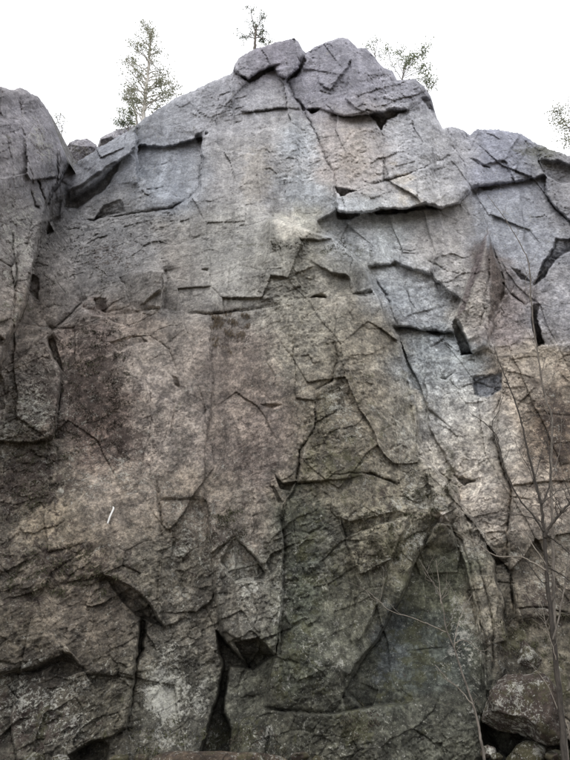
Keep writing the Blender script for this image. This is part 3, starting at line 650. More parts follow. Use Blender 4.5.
PALE = blobs([(40, 430, 50, 60, .5), (120, 480, 40, 30, .45), (190, 560, 30, 60, .7), (170, 690, 40, 50, .8), (240, 580, 30, 50, .7), (110, 720, 50, 40, .7), (395, 520, 40, 50, .85), (400, 430, 30, 40, .6), (340, 400, 40, 60, .35),
              (330, 620, 40, 60, .4), (280, 600, 8, 60, .6), (20, 690, 40, 40, .6), (470, 600, 25, 60, .6), (540, 540, 40, 60, .4), (20, 250, 25, 80, .5), (40, 140, 15, 40, .5), (360, 150, 30, 40, .3), (270, 120, 40, 40, .3),
              (430, 230, 40, 50, .35), (300, 735, 60, 25, .5), (190, 740, 40, 20, .6), (250, 300, 40, 50, .25), (70, 690, 30, 20, .6)], 145)
MASK = np.stack([MOSS, RUST, PALE], -1)
MOTT = 0.42 + 0.58 * smooth(190, 460, PY + 70 * fbm(U * .5, V * .5, 153, 3))  # mottling weaker high up, imitating veiling haze in the colour

# ------------------------------------------------------------------ materials
def N(t, kind, **kw):
    n = t.nodes.new(kind)
    for k, v in kw.items():
        setattr(n, k, v)
    return n

def mixrgb(t, a, b, f, blend='MIX'):
    m = t.nodes.new('ShaderNodeMix'); m.data_type = 'RGBA'; m.blend_type = blend
    for i, x in ((0, f), (6, a), (7, b)):
        if isinstance(x, bpy.types.NodeSocket):
            t.links.new(x, m.inputs[i])
        else:
            m.inputs[i].default_value = x if i == 0 else (*x, 1)
    return m.outputs[2]

def ramp(t, src, lo, hi):
    r = t.nodes.new('ShaderNodeMapRange'); r.clamp = True; r.interpolation_type = 'SMOOTHSTEP'
    t.links.new(src, r.inputs[0])
    r.inputs[1].default_value = lo; r.inputs[2].default_value = hi
    return r.outputs[0]

def math_(t, op, a, b):
    m = t.nodes.new('ShaderNodeMath'); m.operation = op
    for i, x in ((0, a), (1, b)):
        if isinstance(x, bpy.types.NodeSocket):
            t.links.new(x, m.inputs[i])
        else:
            m.inputs[i].default_value = x
    return m.outputs[0]

def noise(t, vec, scale, detail=6, rough=.6, dist=0.0):
    n = t.nodes.new('ShaderNodeTexNoise')
    n.inputs['Scale'].default_value = scale; n.inputs['Detail'].default_value = detail
    n.inputs['Roughness'].default_value = rough; n.inputs['Distortion'].default_value = dist
    t.links.new(vec, n.inputs['Vector'])
    return n.outputs[0]

def new_mat(name):
    m = bpy.data.materials.new(name); m.use_nodes = True
    t = m.node_tree
    return m, t, t.nodes['Principled BSDF']

def rock_material(name, tint=None, masks=(0.3, 0.3, 0.4)):
    m, t, p = new_mat(name)
    pos = N(t, 'ShaderNodeNewGeometry').outputs['Position']
    if tint is None:
        a = N(t, 'ShaderNodeAttribute', attribute_name='tint').outputs['Color']
        an = N(t, 'ShaderNodeAttribute', attribute_name='growth'); mk = an.outputs['Color']; mot = an.outputs['Alpha']
    else:
        a = N(t, 'ShaderNodeRGB').outputs[0]; a.default_value = (*tint, 1)
        c = N(t, 'ShaderNodeRGB').outputs[0]; c.default_value = (*masks, 1); mk = c; vv = N(t, 'ShaderNodeValue'); vv.outputs[0].default_value = .8; mot = vv.outputs[0]
    sep = N(t, 'ShaderNodeSeparateColor'); t.links.new(mk, sep.inputs[0])
    moss, rust, pale = sep.outputs
    pale = math_(t, 'MULTIPLY', pale, math_(t, 'ADD', math_(t, 'MULTIPLY', ramp(t, noise(t, pos, 1.0, 5, .65, .5), .40, .62), 1.25), .1))
    n1 = noise(t, pos, 7, 9, .68, .3)
    v1 = ramp(t, n1, .25, .75)
    c = mixrgb(t, a, (0.50, 0.50, 0.50), math_(t, 'MULTIPLY', math_(t, 'SUBTRACT', 1.0, v1), 0.0))
    val = math_(t, 'ADD', math_(t, 'MULTIPLY', v1, 0.85), 0.57)
    comb = N(t, 'ShaderNodeCombineColor')
    for i in range(3):
        t.links.new(val, comb.inputs[i])
    c = mixrgb(t, c, comb.outputs[0], math_(t, 'ADD', math_(t, 'MULTIPLY', mot, .6), .3), 'MULTIPLY')
    # warm and cold mottling, and pale veins along the foliation
    nmo = noise(t, pos, 1.7, 11, .76, .5)
    c = mixrgb(t, c, mixrgb(t, (0.66, 0.665, 0.68), (1.30, 1.28, 1.24), ramp(t, nmo, .40, .60)), math_(t, 'MULTIPLY', mot, .75), 'MULTIPLY')
    mp = N(t, 'ShaderNodeMapping'); mp.inputs['Rotation'].default_value = (0, .52, 0); mp.inputs['Scale'].default_value = (1.1, 1.5, 3.0)
    t.links.new(pos, mp.inputs[0])
    nf = noise(t, mp.outputs[0], 2.6, 9, .74, .8)
    c = mixrgb(t, c, mixrgb(t, (0.72, 0.70, 0.69), (1.28, 1.28, 1.27), ramp(t, nf, .38, .62)), math_(t, 'MULTIPLY', mot, .5), 'MULTIPLY')
    # water runs down the face
    mv = N(t, 'ShaderNodeMapping'); mv.inputs['Scale'].default_value = (3.2, 1.0, .22); t.links.new(pos, mv.inputs[0])
    nv = noise(t, mv.outputs[0], 1.0, 7, .68, .3)
    c = mixrgb(t, c, mixrgb(t, (0.62, 0.62, 0.64), (1.22, 1.22, 1.24), ramp(t, nv, .36, .64)), .5, 'MULTIPLY')
    # fine grain of minerals, and dark flecks painted as shadow pits
    n2 = noise(t, pos, 19, 5, .78)
    g2 = math_(t, 'ADD', math_(t, 'MULTIPLY', ramp(t, n2, .40, .60), 0.72), 0.64)
    pit_shade = ramp(t, noise(t, pos, 12, 8, .8, .4), .60, .64)
    g2 = math_(t, 'MULTIPLY', g2, math_(t, 'SUBTRACT', 1.0, math_(t, 'MULTIPLY', pit_shade, .45)))
    comb2 = N(t, 'ShaderNodeCombineColor')
    for i in range(3):
        t.links.new(g2, comb2.inputs[i])
    c = mixrgb(t, c, comb2.outputs[0], math_(t, 'ADD', math_(t, 'MULTIPLY', mot, .6), .35), 'MULTIPLY')
    # dark crust
    nr = noise(t, pos, 7.5, 12, .78, .6)
    fr = ramp(t, math_(t, 'ADD', nr, math_(t, 'MULTIPLY', rust, 0.22)), .60, .64)
    c = mixrgb(t, c, (0.050, 0.038, 0.034), math_(t, 'MULTIPLY', fr, .8))
    # moss
    nm = noise(t, pos, 4.2, 8, .7, .4)
    fm = ramp(t, math_(t, 'ADD', nm, math_(t, 'MULTIPLY', moss, 0.32)), .62, .70)
    c = mixrgb(t, c, (0.058, 0.058, 0.027), math_(t, 'MULTIPLY', fm, .5))
    # pale lichen crusts, then flecks
    f0 = ramp(t, math_(t, 'ADD', noise(t, pos, 4.4, 13, .78, .4), math_(t, 'MULTIPLY', pale, 0.13)), .605, .63)
    c = mixrgb(t, c, (0.34, 0.34, 0.315), math_(t, 'MULTIPLY', f0, .62))
    npl = noise(t, pos, 13, 7, .74, 1.0)
    fp = ramp(t, math_(t, 'ADD', npl, math_(t, 'MULTIPLY', pale, 0.17)), .615, .65)
    c = mixrgb(t, c, (0.40, 0.40, 0.36), math_(t, 'MULTIPLY', fp, .62))
    nro = noise(t, pos, 5.2, 12, .8, .3)
    c = mixrgb(t, c, mixrgb(t, (0.60, 0.59, 0.585), (1.42, 1.41, 1.37), ramp(t, nro, .42, .57)), math_(t, 'MULTIPLY', mot, .8), 'MULTIPLY')
    npl2 = noise(t, pos, 34, 4, .7, .5)
    fp2 = ramp(t, math_(t, 'ADD', npl2, math_(t, 'MULTIPLY', pale, 0.10)), .635, .665)
    c = mixrgb(t, c, (0.52, 0.515, 0.48), math_(t, 'MULTIPLY', fp2, .5))
    t.links.new(c, p.inputs['Base Color'])
    p.inputs['Roughness'].default_value = 0.88
    p.inputs['Specular IOR Level'].default_value = 0.25
    b1 = N(t, 'ShaderNodeBump'); b1.inputs['Strength'].default_value = 0.5; b1.inputs['Distance'].default_value = 0.03
    t.links.new(n1, b1.inputs['Height'])
    b2 = N(t, 'ShaderNodeBump'); b2.inputs['Strength'].default_value = 0.5; b2.inputs['Distance'].default_value = 0.012
    hsum = math_(t, 'ADD', noise(t, pos, 32, 6, .7), math_(t, 'MULTIPLY', fm, .4))
    t.links.new(hsum, b2.inputs['Height']); t.links.new(b1.outputs[0], b2.inputs['Normal'])
    t.links.new(b2.outputs[0], p.inputs['Normal'])
    return m

M_ROCK = rock_material('gneiss')

# ------------------------------------------------------------------ rock objects
def tag(o, label=None, cat=None, group=None, kind=None):
    for k, v in (('label', label), ('category', cat), ('group', group), ('kind', kind)):
        if v:
            o[k] = v
    return o

def mesh_obj(name, verts, faces, mat, parent=None, smooth_=False):
    me = bpy.data.meshes.new(name)
    me.from_pydata(verts, [], faces)
    if smooth_:
        me.polygons.foreach_set('use_smooth', np.ones(len(me.polygons), bool))
    me.update()
    if mat:
        me.materials.append(mat)
    o = bpy.data.objects.new(name, me)
    COL.objects.link(o)
    if parent:
        o.parent = parent
    return o

def empty(name, loc):
    o = bpy.data.objects.new(name, None); COL.objects.link(o)
    o.location = loc; o.empty_display_size = 0.3
    return o

def np_mesh(name, P, quads, tint, growth, mat):
    me = bpy.data.meshes.new(name)
    nv, nf = len(P), len(quads)
    me.vertices.add(nv); me.vertices.foreach_set('co', P.astype(np.float32).ravel())
    me.loops.add(nf * 4); me.loops.foreach_set('vertex_index', quads.astype(np.int32).ravel())
    me.polygons.add(nf)
    me.polygons.foreach_set('loop_start', np.arange(0, nf * 4, 4, dtype=np.int32))
    me.polygons.foreach_set('use_smooth', np.ones(nf, bool))
    me.update(calc_edges=True)
    for nm, arr in (('tint', tint), ('growth', growth[:, :3])):
        a = me.attributes.new(nm, 'FLOAT_COLOR', 'POINT')
        a.data.foreach_set('color', np.concatenate([arr, growth[:, 3:4] if nm == 'growth' else np.ones((nv, 1))], 1).astype(np.float32).ravel())
    me.materials.append(mat)
    return me

IDX = np.arange(NX * NY).reshape(NY, NX)
quad = np.stack([IDX[:-1, :-1], IDX[1:, :-1], IDX[1:, 1:], IDX[:-1, 1:]], -1).reshape(-1, 4)
qlab = lab[:-1, :-1].reshape(-1)
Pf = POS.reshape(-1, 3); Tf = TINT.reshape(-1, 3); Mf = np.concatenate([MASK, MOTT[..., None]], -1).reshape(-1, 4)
RAYD = Pf - CAM[None, :]; RAYD /= np.linalg.norm(RAYD, axis=1)[:, None]

cliff = empty('cliff', (0, 11, 0.5))
tag(cliff, 'tall grey gneiss cliff face, cracked and lichen-stained, rising to a pointed summit', None, None, 'structure')
left = empty('rock_buttress', (-5.5, 9, 0.5))
tag(left, 'dark rough rock buttress with a steep right edge, beside the notch at the left of the cliff', None, None, 'structure')
PLAB = {(170, 170): 'smooth blue-grey rock panel set back under the left shoulder', (480, 300): 'narrow leaning rock pillar with a dark brown right side', (420, 650): 'dark mossy slab in the lower corner',
        (100, 160): 'pale tilted slab running up from the notch', (140, 290): 'squarish block jutting from the left face', (245, 600): 'block with an undercut dark foot above a black cleft',
        (80, 620): 'big rounded brownish block near the foot of the cliff', (560, 180): 'reddish block under the mossy right-hand ledge', (555, 155): 'mossy ledge along the right-hand skyline'}
def build_block(k):
    b = B[k]
    q = quad[qlab == k]
    if len(q) == 0:
        return None
    uv, inv = np.unique(q.ravel(), return_inverse=True)
    q = inv.reshape(-1, 4)
    P = Pf[uv]; nv = len(P)
    e = np.concatenate([q[:, [0, 1]], q[:, [1, 2]], q[:, [2, 3]], q[:, [3, 0]]])
    key = np.sort(e, 1); kk = key[:, 0].astype(np.int64) * nv + key[:, 1]
    _, fi, cnt = np.unique(kk, return_index=True, return_counts=True)
    be = e[fi[cnt == 1]]
    bv = np.unique(be)
    mp = np.full(nv, -1); mp[bv] = nv + np.arange(len(bv))
    D = RAYD[uv][bv] * 0.45
    P2 = np.concatenate([P, P[bv] + D])
    sk = np.stack([be[:, 1], be[:, 0], mp[be[:, 0]], mp[be[:, 1]]], 1)
    Q = np.concatenate([q, sk])
    t = Tf[uv]; g = Mf[uv]
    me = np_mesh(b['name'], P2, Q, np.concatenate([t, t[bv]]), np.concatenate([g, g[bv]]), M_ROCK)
    o = bpy.data.objects.new(b['name'], me); COL.objects.link(o)
    return o

for k, b in enumerate(B):
    o = build_block(k)
    if o is None:
        continue
    if b['owner'] in ('cliff', 'left'):
        par = cliff if b['owner'] == 'cliff' else left
        o.parent = par
        o.matrix_parent_inverse = Matrix.Translation(par.location).inverted()
        if b['owner'] == 'left' and b['name'] == 'rock_buttress':
            o.name = 'rock_wall'
        for (px, py), l in PLAB.items():
            if sdf(b['pts'], np.array([float(px)]), np.array([float(py)]))[0] < 0 and b['owner'] == 'cliff':
                o['label'] = l
    elif b['owner'] == 'cap':
        o.name = 'capstone'
        tag(o, 'slanting grey capstone perched on the summit, under the little pine', 'boulder')
    else:
        o.name = 'wedged_stone'
        tag(o, 'small pale stone wedged beneath the capstone over the summit crack', 'stone')

# the top of the cliff, running back from the rim
rim = POS[0]
rows = [rim + np.array([0, 0.02, -0.03])]
for dy, dz in ((0.25, 0.06), (0.7, 0.16), (1.6, 0.35), (3.5, 0.7), (7, 1.2), (14, 1.6), (45, 1.8)):
    r = rim.copy(); r[:, 1] += dy; r[:, 2] += dz
    if dy > 1:
        r[:, 2] += 0.18 * fbm(r[:, 0] * 0.8, r[:, 1] * 0.8 + dy, 201, 3)
        n = int(2 + dy * 4); n = min(n, 60)
        ker = np.ones(n) / n
        r[:, 2] = np.convolve(np.pad(r[:, 2], n, mode='edge'), ker, 'same')[n:-n]
        r[:, 2] = np.minimum(r[:, 2], rim[:, 2] + dy * 0.55)
    rows.append(r)
RP = np.stack(rows); nr = len(rows)
ii = np.arange(nr * NX).reshape(nr, NX)
tq = np.stack([ii[:-1, :-1], ii[:-1, 1:], ii[1:, 1:], ii[1:, :-1]], -1).reshape(-1, 4)
tt_ = np.tile(TINT[0][None], (nr, 1, 1)).reshape(-1, 3); gg_ = np.tile(np.array([.6, .3, .3, .6]), (nr * NX, 1))
o = bpy.data.objects.new('cliff_top', np_mesh('cliff_top', RP.reshape(-1, 3), tq, tt_, gg_, M_ROCK)); COL.objects.link(o)
tag(o, 'mossy rock top of the cliff running back from the rim', None, None, 'structure')

def surf(px, py):
    """a point on the rock as built"""
    i = int(np.clip(np.searchsorted(xs, px), 0, NX - 1))
    j = int(np.clip((py - sky_y[i]) / (800 - sky_y[i]) * (NY - 1), 0, NY - 1))
    return Vector(POS[j, i])

# ------------------------------------------------------------------ ground
def ground_z(x, y):
    z = 0.05 * max(-6.0, min(y, 14)) - 0.05
    z += 0.10 * mnoise.noise(Vector((x * 0.35, y * 0.35, 1))) + 0.03 * mnoise.noise(Vector((x * 1.7, y * 1.7, 4)))
    return z - 0.02
gx = sorted(set([-600, -300, -120, -60, -30] + [round(-16 + 0.4 * i, 2) for i in range(81)] + [30, 60, 120, 300, 600]))
gy = sorted(set([-600, -300, -120, -60, -30, -15] + [round(-8 + 0.4 * i, 2) for i in range(56)] + [25, 60, 120, 300, 600]))
gv = [(x, y, ground_z(x, y) if abs(x) < 17 and -9 < y < 15 else 0.05 * max(-6.0, min(y, 14)) - 0.05) for y in gy for x in gx]
gf = [(j * len(gx) + i, j * len(gx) + i + 1, (j + 1) * len(gx) + i + 1, (j + 1) * len(gx) + i) for j in range(len(gy) - 1) for i in range(len(gx) - 1)]
mg, t, p = new_mat('forest_floor')
pos = N(t, 'ShaderNodeNewGeometry').outputs['Position']
c = mixrgb(t, (0.07, 0.052, 0.036), (0.16, 0.12, 0.075), ramp(t, noise(t, pos, 6, 8, .7), .35, .65))
c = mixrgb(t, c, (0.035, 0.045, 0.015), ramp(t, noise(t, pos, 1.3, 5, .6), .5, .6))
t.links.new(c, p.inputs['Base Color']); p.inputs['Roughness'].default_value = .95
bb = N(t, 'ShaderNodeBump'); bb.inputs['Distance'].default_value = .05; t.links.new(noise(t, pos, 14, 6, .7), bb.inputs['Height']); t.links.new(bb.outputs[0], p.inputs['Normal'])
tag(mesh_obj('ground', gv, gf, mg, None, True), 'dark forest floor sloping up to the foot of the cliff', None, None, 'structure')

# ------------------------------------------------------------------ loose stones
def boulder(name, outline, Y, thick, mat, label, cat='boulder', seed=1, group=None, cuts=10, rough=1.0, nth=150, nph=70):
    """a closed stone whose outline, seen square on, is the given one"""
    pts = [at(x, y, Y) for x, y in outline]
    cen = sum(pts, Vector()) / len(pts)
    fw = (cen - Vector(CAM)).normalized()
    rt = Vector((1, 0, 0)); rt = (rt - fw * rt.dot(fw)).normalized(); up = rt.cross(fw) * 1.0
    pl = [((q - cen).dot(rt), (q - cen).dot(up)) for q in pts]
    angs = np.array([math.atan2(b, a) for a, b in pl]); rad = np.array([math.hypot(a, b) for a, b in pl])
    od = np.argsort(angs); angs = angs[od]; rad = rad[od]
    A = np.concatenate([angs - 2 * math.pi, angs, angs + 2 * math.pi]); px_ = np.array(pl)[od]
    def radius(th):
        # ray against polygon edges
        best = None
        for i in range(len(px_)):
            ax, ay = px_[i]; bx, by = px_[(i + 1) % len(px_)]
            dx, dy = math.cos(th), math.sin(th)
            ex, ey = bx - ax, by - ay
            den = dx * ey - dy * ex
            if abs(den) < 1e-9: continue
            tt1 = (ax * ey - ay * ex) / den
            s = (ax * dy - ay * dx) / den
            if tt1 > 0 and -1e-6 <= s <= 1 + 1e-6 and (best is None or tt1 > best): best = tt1
        return best or rad.mean()
    rs = np.array([radius(-math.pi + 2 * math.pi * i / nth) for i in range(nth)])
    rnd = random.Random(seed)
    planes = []
    for i in range(cuts):
        n = Vector((rnd.gauss(0, 1), rnd.gauss(0, 1), rnd.gauss(0, 1))).normalized()
        if n.z > 0 or abs(n.z) > 0.25: planes.append((n, rnd.uniform(0.55, 0.85)))
    verts = []; R0 = float(rs.mean())
    for j in range(nph + 1):
        ph = -math.pi / 2 + math.pi * j / nph
        for i in range(nth):
            th = -math.pi + 2 * math.pi * i / nth
            cph = abs(math.cos(ph)) ** 0.7; sph = math.copysign(abs(math.sin(ph)) ** 0.8, math.sin(ph))
            u = Vector((math.cos(th) * cph, math.sin(th) * cph, sph))
            w = u.copy()
            for n, d in planes:
                if abs(n.z) < 0.35: continue
                k_ = w.dot(n)
                if k_ > d: w -= n * (k_ - d)
            q = cen + (rt * w.x + up * w.y) * rs[i] - fw * (w.z * thick)
            nz = mnoise.fractal(q * 2.2 + Vector((seed, 0, 0)), 0.8, 2.1, 5) * 0.08 * R0 * rough
            nz += mnoise.noise(q * 14) * 0.010 * rough
            q = q + (q - cen).normalized() * nz
            verts.append(q)
    faces = [(j * nth + i, j * nth + (i + 1) % nth, (j + 1) * nth + (i + 1) % nth, (j + 1) * nth + i) for j in range(nph) for i in range(nth)]
    o = mesh_obj(name, verts, faces, mat, None, True)
    bm = bmesh.new(); bm.from_mesh(o.data); bmesh.ops.remove_doubles(bm, verts=bm.verts, dist=1e-5); bmesh.ops.recalc_face_normals(bm, faces=bm.faces); bm.to_mesh(o.data); bm.free()
    return tag(o, label, cat, group)

M_BOULD = rock_material('boulder_rock', (0.082, 0.068, 0.055), (0.4, 0.9, 0.45))
M_STONE = rock_material('dark_stone', (0.075, 0.066, 0.048), (0.75, 0.5, 0.3))  # dark brown tone with a strong moss mask
M_FAR = rock_material('outcrop_rock', tuple(lin((112, 111, 118)) * KA), (0.3, 0.25, 0.3))
M_FAR2 = rock_material('distant_rock', tuple(lin((116, 115, 122)) * KA), (0.2, 0.2, 0.3))
M_WOOD = rock_material('fallen_bark', (0.065, 0.05, 0.038), (0.3, 0.3, 0.2))
boulder('boulder', [(486, 700), (490, 688), (505, 669), (520, 668), (537, 669), (550, 684), (557, 700), (563, 716), (565, 742), (552, 744), (538, 741), (520, 738), (503, 733), (480, 722)], 9.7, 0.55, M_BOULD,
        'large lichen-crusted angular boulder at the foot of the cliff behind the bare saplings', 'boulder', 3, None, 12, 1.7)
boulder('boulder', [(498, 776), (506, 757), (516, 745), (526, 740), (538, 741), (546, 748), (544, 776), (520, 790)], 9.75, 0.35, M_STONE, 'small mossy brown stone half under the large lichen-crusted boulder', 'boulder', 5, None, 6)
boulder('boulder', [(545, 752), (556, 748), (570, 749), (584, 752), (588, 776), (566, 790), (546, 780)], 9.6, 0.35, M_STONE, 'low dark stone at the foot of the bare tree trunk', 'boulder', 8, None, 6)
boulder('boulder', [(524, 640), (534, 650), (542, 660), (540, 672), (524, 674), (508, 670), (508, 655), (514, 646)], 10.5, 0.25, M_BOULD, 'rounded brown stone resting above the large lichen-crusted boulder', 'boulder', 12, None, 6)
boulder('flat_stone', [(148, 762), (160, 754), (172, 751), (230, 752), (258, 753), (282, 756), (296, 764), (290, 785), (220, 792), (156, 785)], 9.4, 0.35, M_WOOD, 'flat brown stone lying along the foot of the cliff under the black cleft', 'stone', 15, None, 5, 0.6)
boulder('rock_outcrop', [(62, 185), (64, 152), (70, 143), (78, 136), (85, 134), (92, 137), (97, 145), (100, 158), (98, 190)], 15.6, 1.2, M_FAR, 'rounded grey outcrop standing in the notch beside the left buttress', 'outcrop', 21, None, 7)
boulder('rock_outcrop', [(94, 185), (96, 150), (101, 139), (110, 134), (120, 130), (134, 127), (146, 130), (150, 185)], 17.2, 1.5, M_FAR2, 'farther grey outcrop behind the tilted slab below the tall birch', 'outcrop', 24, None, 7)

# broken stone lying about the foot
rs_ = random.Random(99)
deb = [(488, 752, 9.6, 7, 'mossy chip of stone in the dark gap left of the large boulder'), (497, 757, 9.5, 5, 'pale little stone under the left edge of the large boulder'), (552, 757, 9.3, 6, 'small angular stone touching the bare tree trunk on its left'),
       (577, 752, 9.3, 8, 'broken stone at the right end of the cliff foot beyond the trunk'), (300, 757, 9.6, 7, 'angular fragment just right of the flat brown stone'), (318, 759, 9.6, 5, 'tiny fragment farther right of the flat brown stone'),
       (140, 759, 9.5, 6, 'small stone at the left end of the flat brown stone'), (120, 760, 9.5, 8, 'dark low stone below the pale-crusted block left of the flat stone'), (60, 760, 9.4, 7, 'stone under the arched hollow at the lower left'),
       (34, 760, 9.4, 9, 'widest loose stone at the left end of the cliff foot')]
for i, (x, y, Y, r, lb) in enumerate(deb):
    ol = [(x + r * 1.4 * math.cos(a + rs_.uniform(-.2, .2)) * rs_.uniform(.75, 1.1), y + r * math.sin(a) * rs_.uniform(.7, 1.1)) for a in [k * math.pi / 4 for k in range(8)]]
    boulder('broken_stone', ol, Y, .02 * r, M_STONE if i % 2 else M_BOULD, lb, 'stone', 200 + i, 'broken stones at the foot of the cliff', 8, 1.4, 28, 14)

# ------------------------------------------------------------------ woody plants
def bark(name, c1, c2, scale=18):
    m, t, p = new_mat(name)
    pos = N(t, 'ShaderNodeNewGeometry').outputs['Position']
    mp = N(t, 'ShaderNodeMapping'); mp.inputs['Scale'].default_value = (1, 1, .35); t.links.new(pos, mp.inputs[0])
    c = mixrgb(t, c1, c2, ramp(t, noise(t, mp.outputs[0], scale, 8, .78), .40, .60))
    t.links.new(c, p.inputs['Base Color']); p.inputs['Roughness'].default_value = .85
    bb = N(t, 'ShaderNodeBump'); bb.inputs['Distance'].default_value = .01; t.links.new(noise(t, mp.outputs[0], 40, 4, .6), bb.inputs['Height']); t.links.new(bb.outputs[0], p.inputs['Normal'])
    return m
M_BARK = bark('dark_bark', (0.028, 0.023, 0.019), (0.065, 0.055, 0.046))
M_BARK2 = bark('grey_bark', (0.09, 0.078, 0.065), (0.20, 0.175, 0.15))
M_BIRCH = bark('birch_bark', (0.45, 0.42, 0.38), (0.72, 0.69, 0.64), 9)
M_TWIG = bark('pale_twig', (0.20, 0.17, 0.14), (0.30, 0.27, 0.23))
def leafmat(name, c1, c2):
    m, t, p = new_mat(name)
    pos = N(t, 'ShaderNodeNewGeometry').outputs['Position']
    c = mixrgb(t, c1, c2, ramp(t, noise(t, pos, 3.5, 4, .6), .35, .65))
    t.links.new(c, p.inputs['Base Color']); p.inputs['Roughness'].default_value = .6
    tr = N(t, 'ShaderNodeBsdfTranslucent'); t.links.new(c, tr.inputs[0])
    mx = N(t, 'ShaderNodeMixShader'); mx.inputs[0].default_value = .5
    t.links.new(p.outputs[0], mx.inputs[1]); t.links.new(tr.outputs[0], mx.inputs[2])
    t.links.new(mx.outputs[0], t.nodes['Material Output'].inputs[0])
    return m
M_LEAF = leafmat('birch_leaf', (0.19, 0.205, 0.135), (0.28, 0.28, 0.19))  # leaf colours lightened to imitate backlit glare from the sky
M_LEAF2 = leafmat('bush_leaf', (0.14, 0.175, 0.09), (0.21, 0.23, 0.13))
M_NEEDLE = leafmat('pine_needle', (0.12, 0.15, 0.10), (0.18, 0.19, 0.13))

def tube(pts, radii, sides=6, V=None, F=None):
    V = [] if V is None else V; F = [] if F is None else F
    n0 = len(V)
    for i, p in enumerate(pts):
        a = pts[max(0, i - 1)]; b = pts[min(len(pts) - 1, i + 1)]
        d = (b - a).normalized()
        x = d.cross(Vector((0.31, 0.9, 0.2))).normalized(); y = d.cross(x)
        for k in range(sides):
            th = 2 * math.pi * k / sides
            V.append(p + (x * math.cos(th) + y * math.sin(th)) * radii[i])
    for i in range(len(pts) - 1):
        for k in range(sides):
            F.append((n0 + i * sides + k, n0 + i * sides + (k + 1) % sides, n0 + (i + 1) * sides + (k + 1) % sides, n0 + (i + 1) * sides + k))
    F.append(tuple(n0 + k for k in range(sides))[::-1]); e = n0 + (len(pts) - 1) * sides
    F.append(tuple(e + k for k in range(sides)))
    return V, F

def spline(pts, n=6):
    out = []
    for i in range(len(pts) - 1):
        p0 = pts[max(0, i - 1)]; p1 = pts[i]; p2 = pts[i + 1]; p3 = pts[min(len(pts) - 1, i + 2)]
        for k in range(n):
            t = k / n
            out.append(0.5 * ((2 * p1) + (p2 - p0) * t + (2 * p0 - 5 * p1 + 4 * p2 - p3) * t * t + (3 * p1 - p0 - 3 * p2 + p3) * t ** 3))
    out.append(pts[-1])
    return out

def stem(name, pts, r0, r1, mat, parent, wob=0.012, sides=6, seed=0, n=6):
    rnd = random.Random(seed + len(pts) * 13)
    sp = spline(pts, n)
    sp = [p + Vector((rnd.gauss(0, wob), rnd.gauss(0, wob), rnd.gauss(0, wob * .5))) if 0 < i < len(sp) - 1 else p for i, p in enumerate(sp)]
    rr = [r0 + (r1 - r0) * (i / (len(sp) - 1)) ** 0.8 for i in range(len(sp))]
    V, F = tube(sp, rr, sides)
    o = mesh_obj(name, V, F, mat, None, True)
    if parent:
        o.parent = parent; o.matrix_parent_inverse = Matrix.Translation(parent.location).inverted()
    return o, sp

def traced(poly, Y, dY=0.0):
    n = len(poly)
    return [at(x, y, Y + dY * i / max(1, n - 1)) for i, (x, y) in enumerate(poly)]

def twigs_on(sp, parent, mat, cnt, lmin, lmax, seed, r=0.004, up=0.5, t0=.3):
    rnd = random.Random(seed)
    for i in range(cnt):
        k = int((t0 + (1 - t0) * rnd.random()) * (len(sp) - 2))
        p = sp[k]; d = (sp[k + 1] - sp[k]).normalized()
        s = Vector((rnd.choice((-1, 1)) * rnd.uniform(.5, 1), rnd.uniform(-.6, .6), rnd.uniform(.0, .8)))
        v = (d * up + s * .7).normalized(); L = rnd.uniform(lmin, lmax)
        pts = [p, p + v * L * .35 + Vector((rnd.gauss(0, .02), rnd.gauss(0, .02), 0)), p + v * L * .7 + Vector((0, 0, L * .08)), p + v * L + Vector((rnd.gauss(0, .04), 0, L * .2))]
        stem('twig', pts, r, r * .4, mat, parent, 0.004, 4, seed + i, 3)

def tree_root(name, px, Y, label, cat, group=None, z=None):
    p = at(px, 760, Y)
    e = empty(name, (p.x, Y, ground_z(p.x, Y) if z is None else z))
    return tag(e, label, cat, group)

# the dark bare tree
YT = 8.6
tr = tree_root('bare_tree', 567, YT, 'dark leafless young tree, the thickest stem by the right end of the cliff foot', 'tree', 'bare saplings at the cliff foot')
low_pt = Vector((at(569, 800, YT).x, YT, tr.location.z - .05))
main = [(565, 760), (561, 711), (554, 644), (551, 613), (547, 580), (545, 545), (542, 510), (535, 480), (527, 448), (521, 420), (510, 388), (500, 364), (494, 346)]
_, sp = stem('trunk', [low_pt] + traced(main, YT, .5), .044, .005, M_BARK, tr, .004, 8, 1)
twigs_on(sp, tr, M_BARK, 16, .15, .5, 801, .004)
def br(poly, r0, r1, seed, parent=tr, Y=YT, dY=.3, mat=M_BARK, tw=2):
    _, s = stem('branch', traced(poly, Y, dY), r0, r1, mat, parent, .006, 5, seed)
    if tw: twigs_on(s, parent, mat, tw * 4, .10, .42, seed * 7, max(.003, r1 * .8))
    return s
br([(545, 538), (552, 524), (562, 512), (575, 497), (592, 470), (600, 430)], .026, .01, 2, dY=-.3)
br([(544, 532), (532, 514), (520, 500), (510, 480), (502, 462), (496, 438), (486, 424), (470, 413)], .016, .004, 3)
br([(542, 504), (549, 488), (551, 468), (548, 440), (554, 405), (556, 392)], .014, .004, 4)
br([(546, 570), (532, 562), (520, 557), (496, 556), (484, 548), (470, 539), (458, 528)], .016, .004, 5, mat=M_TWIG)
br([(547, 582), (541, 581), (530, 566), (518, 548), (509, 539), (503, 528)], .010, .003, 6)
br([(546, 565), (530, 540), (518, 526), (516, 508), (518, 494)], .009, .003, 7, mat=M_TWIG)
br([(543, 522), (526, 516), (509, 515), (490, 517), (468, 518)], .008, .003, 8)
br([(545, 534), (556, 542), (570, 554), (584, 566)], .012, .004, 9)
br([(549, 568), (560, 574), (572, 582), (590, 590)], .010, .004, 10)
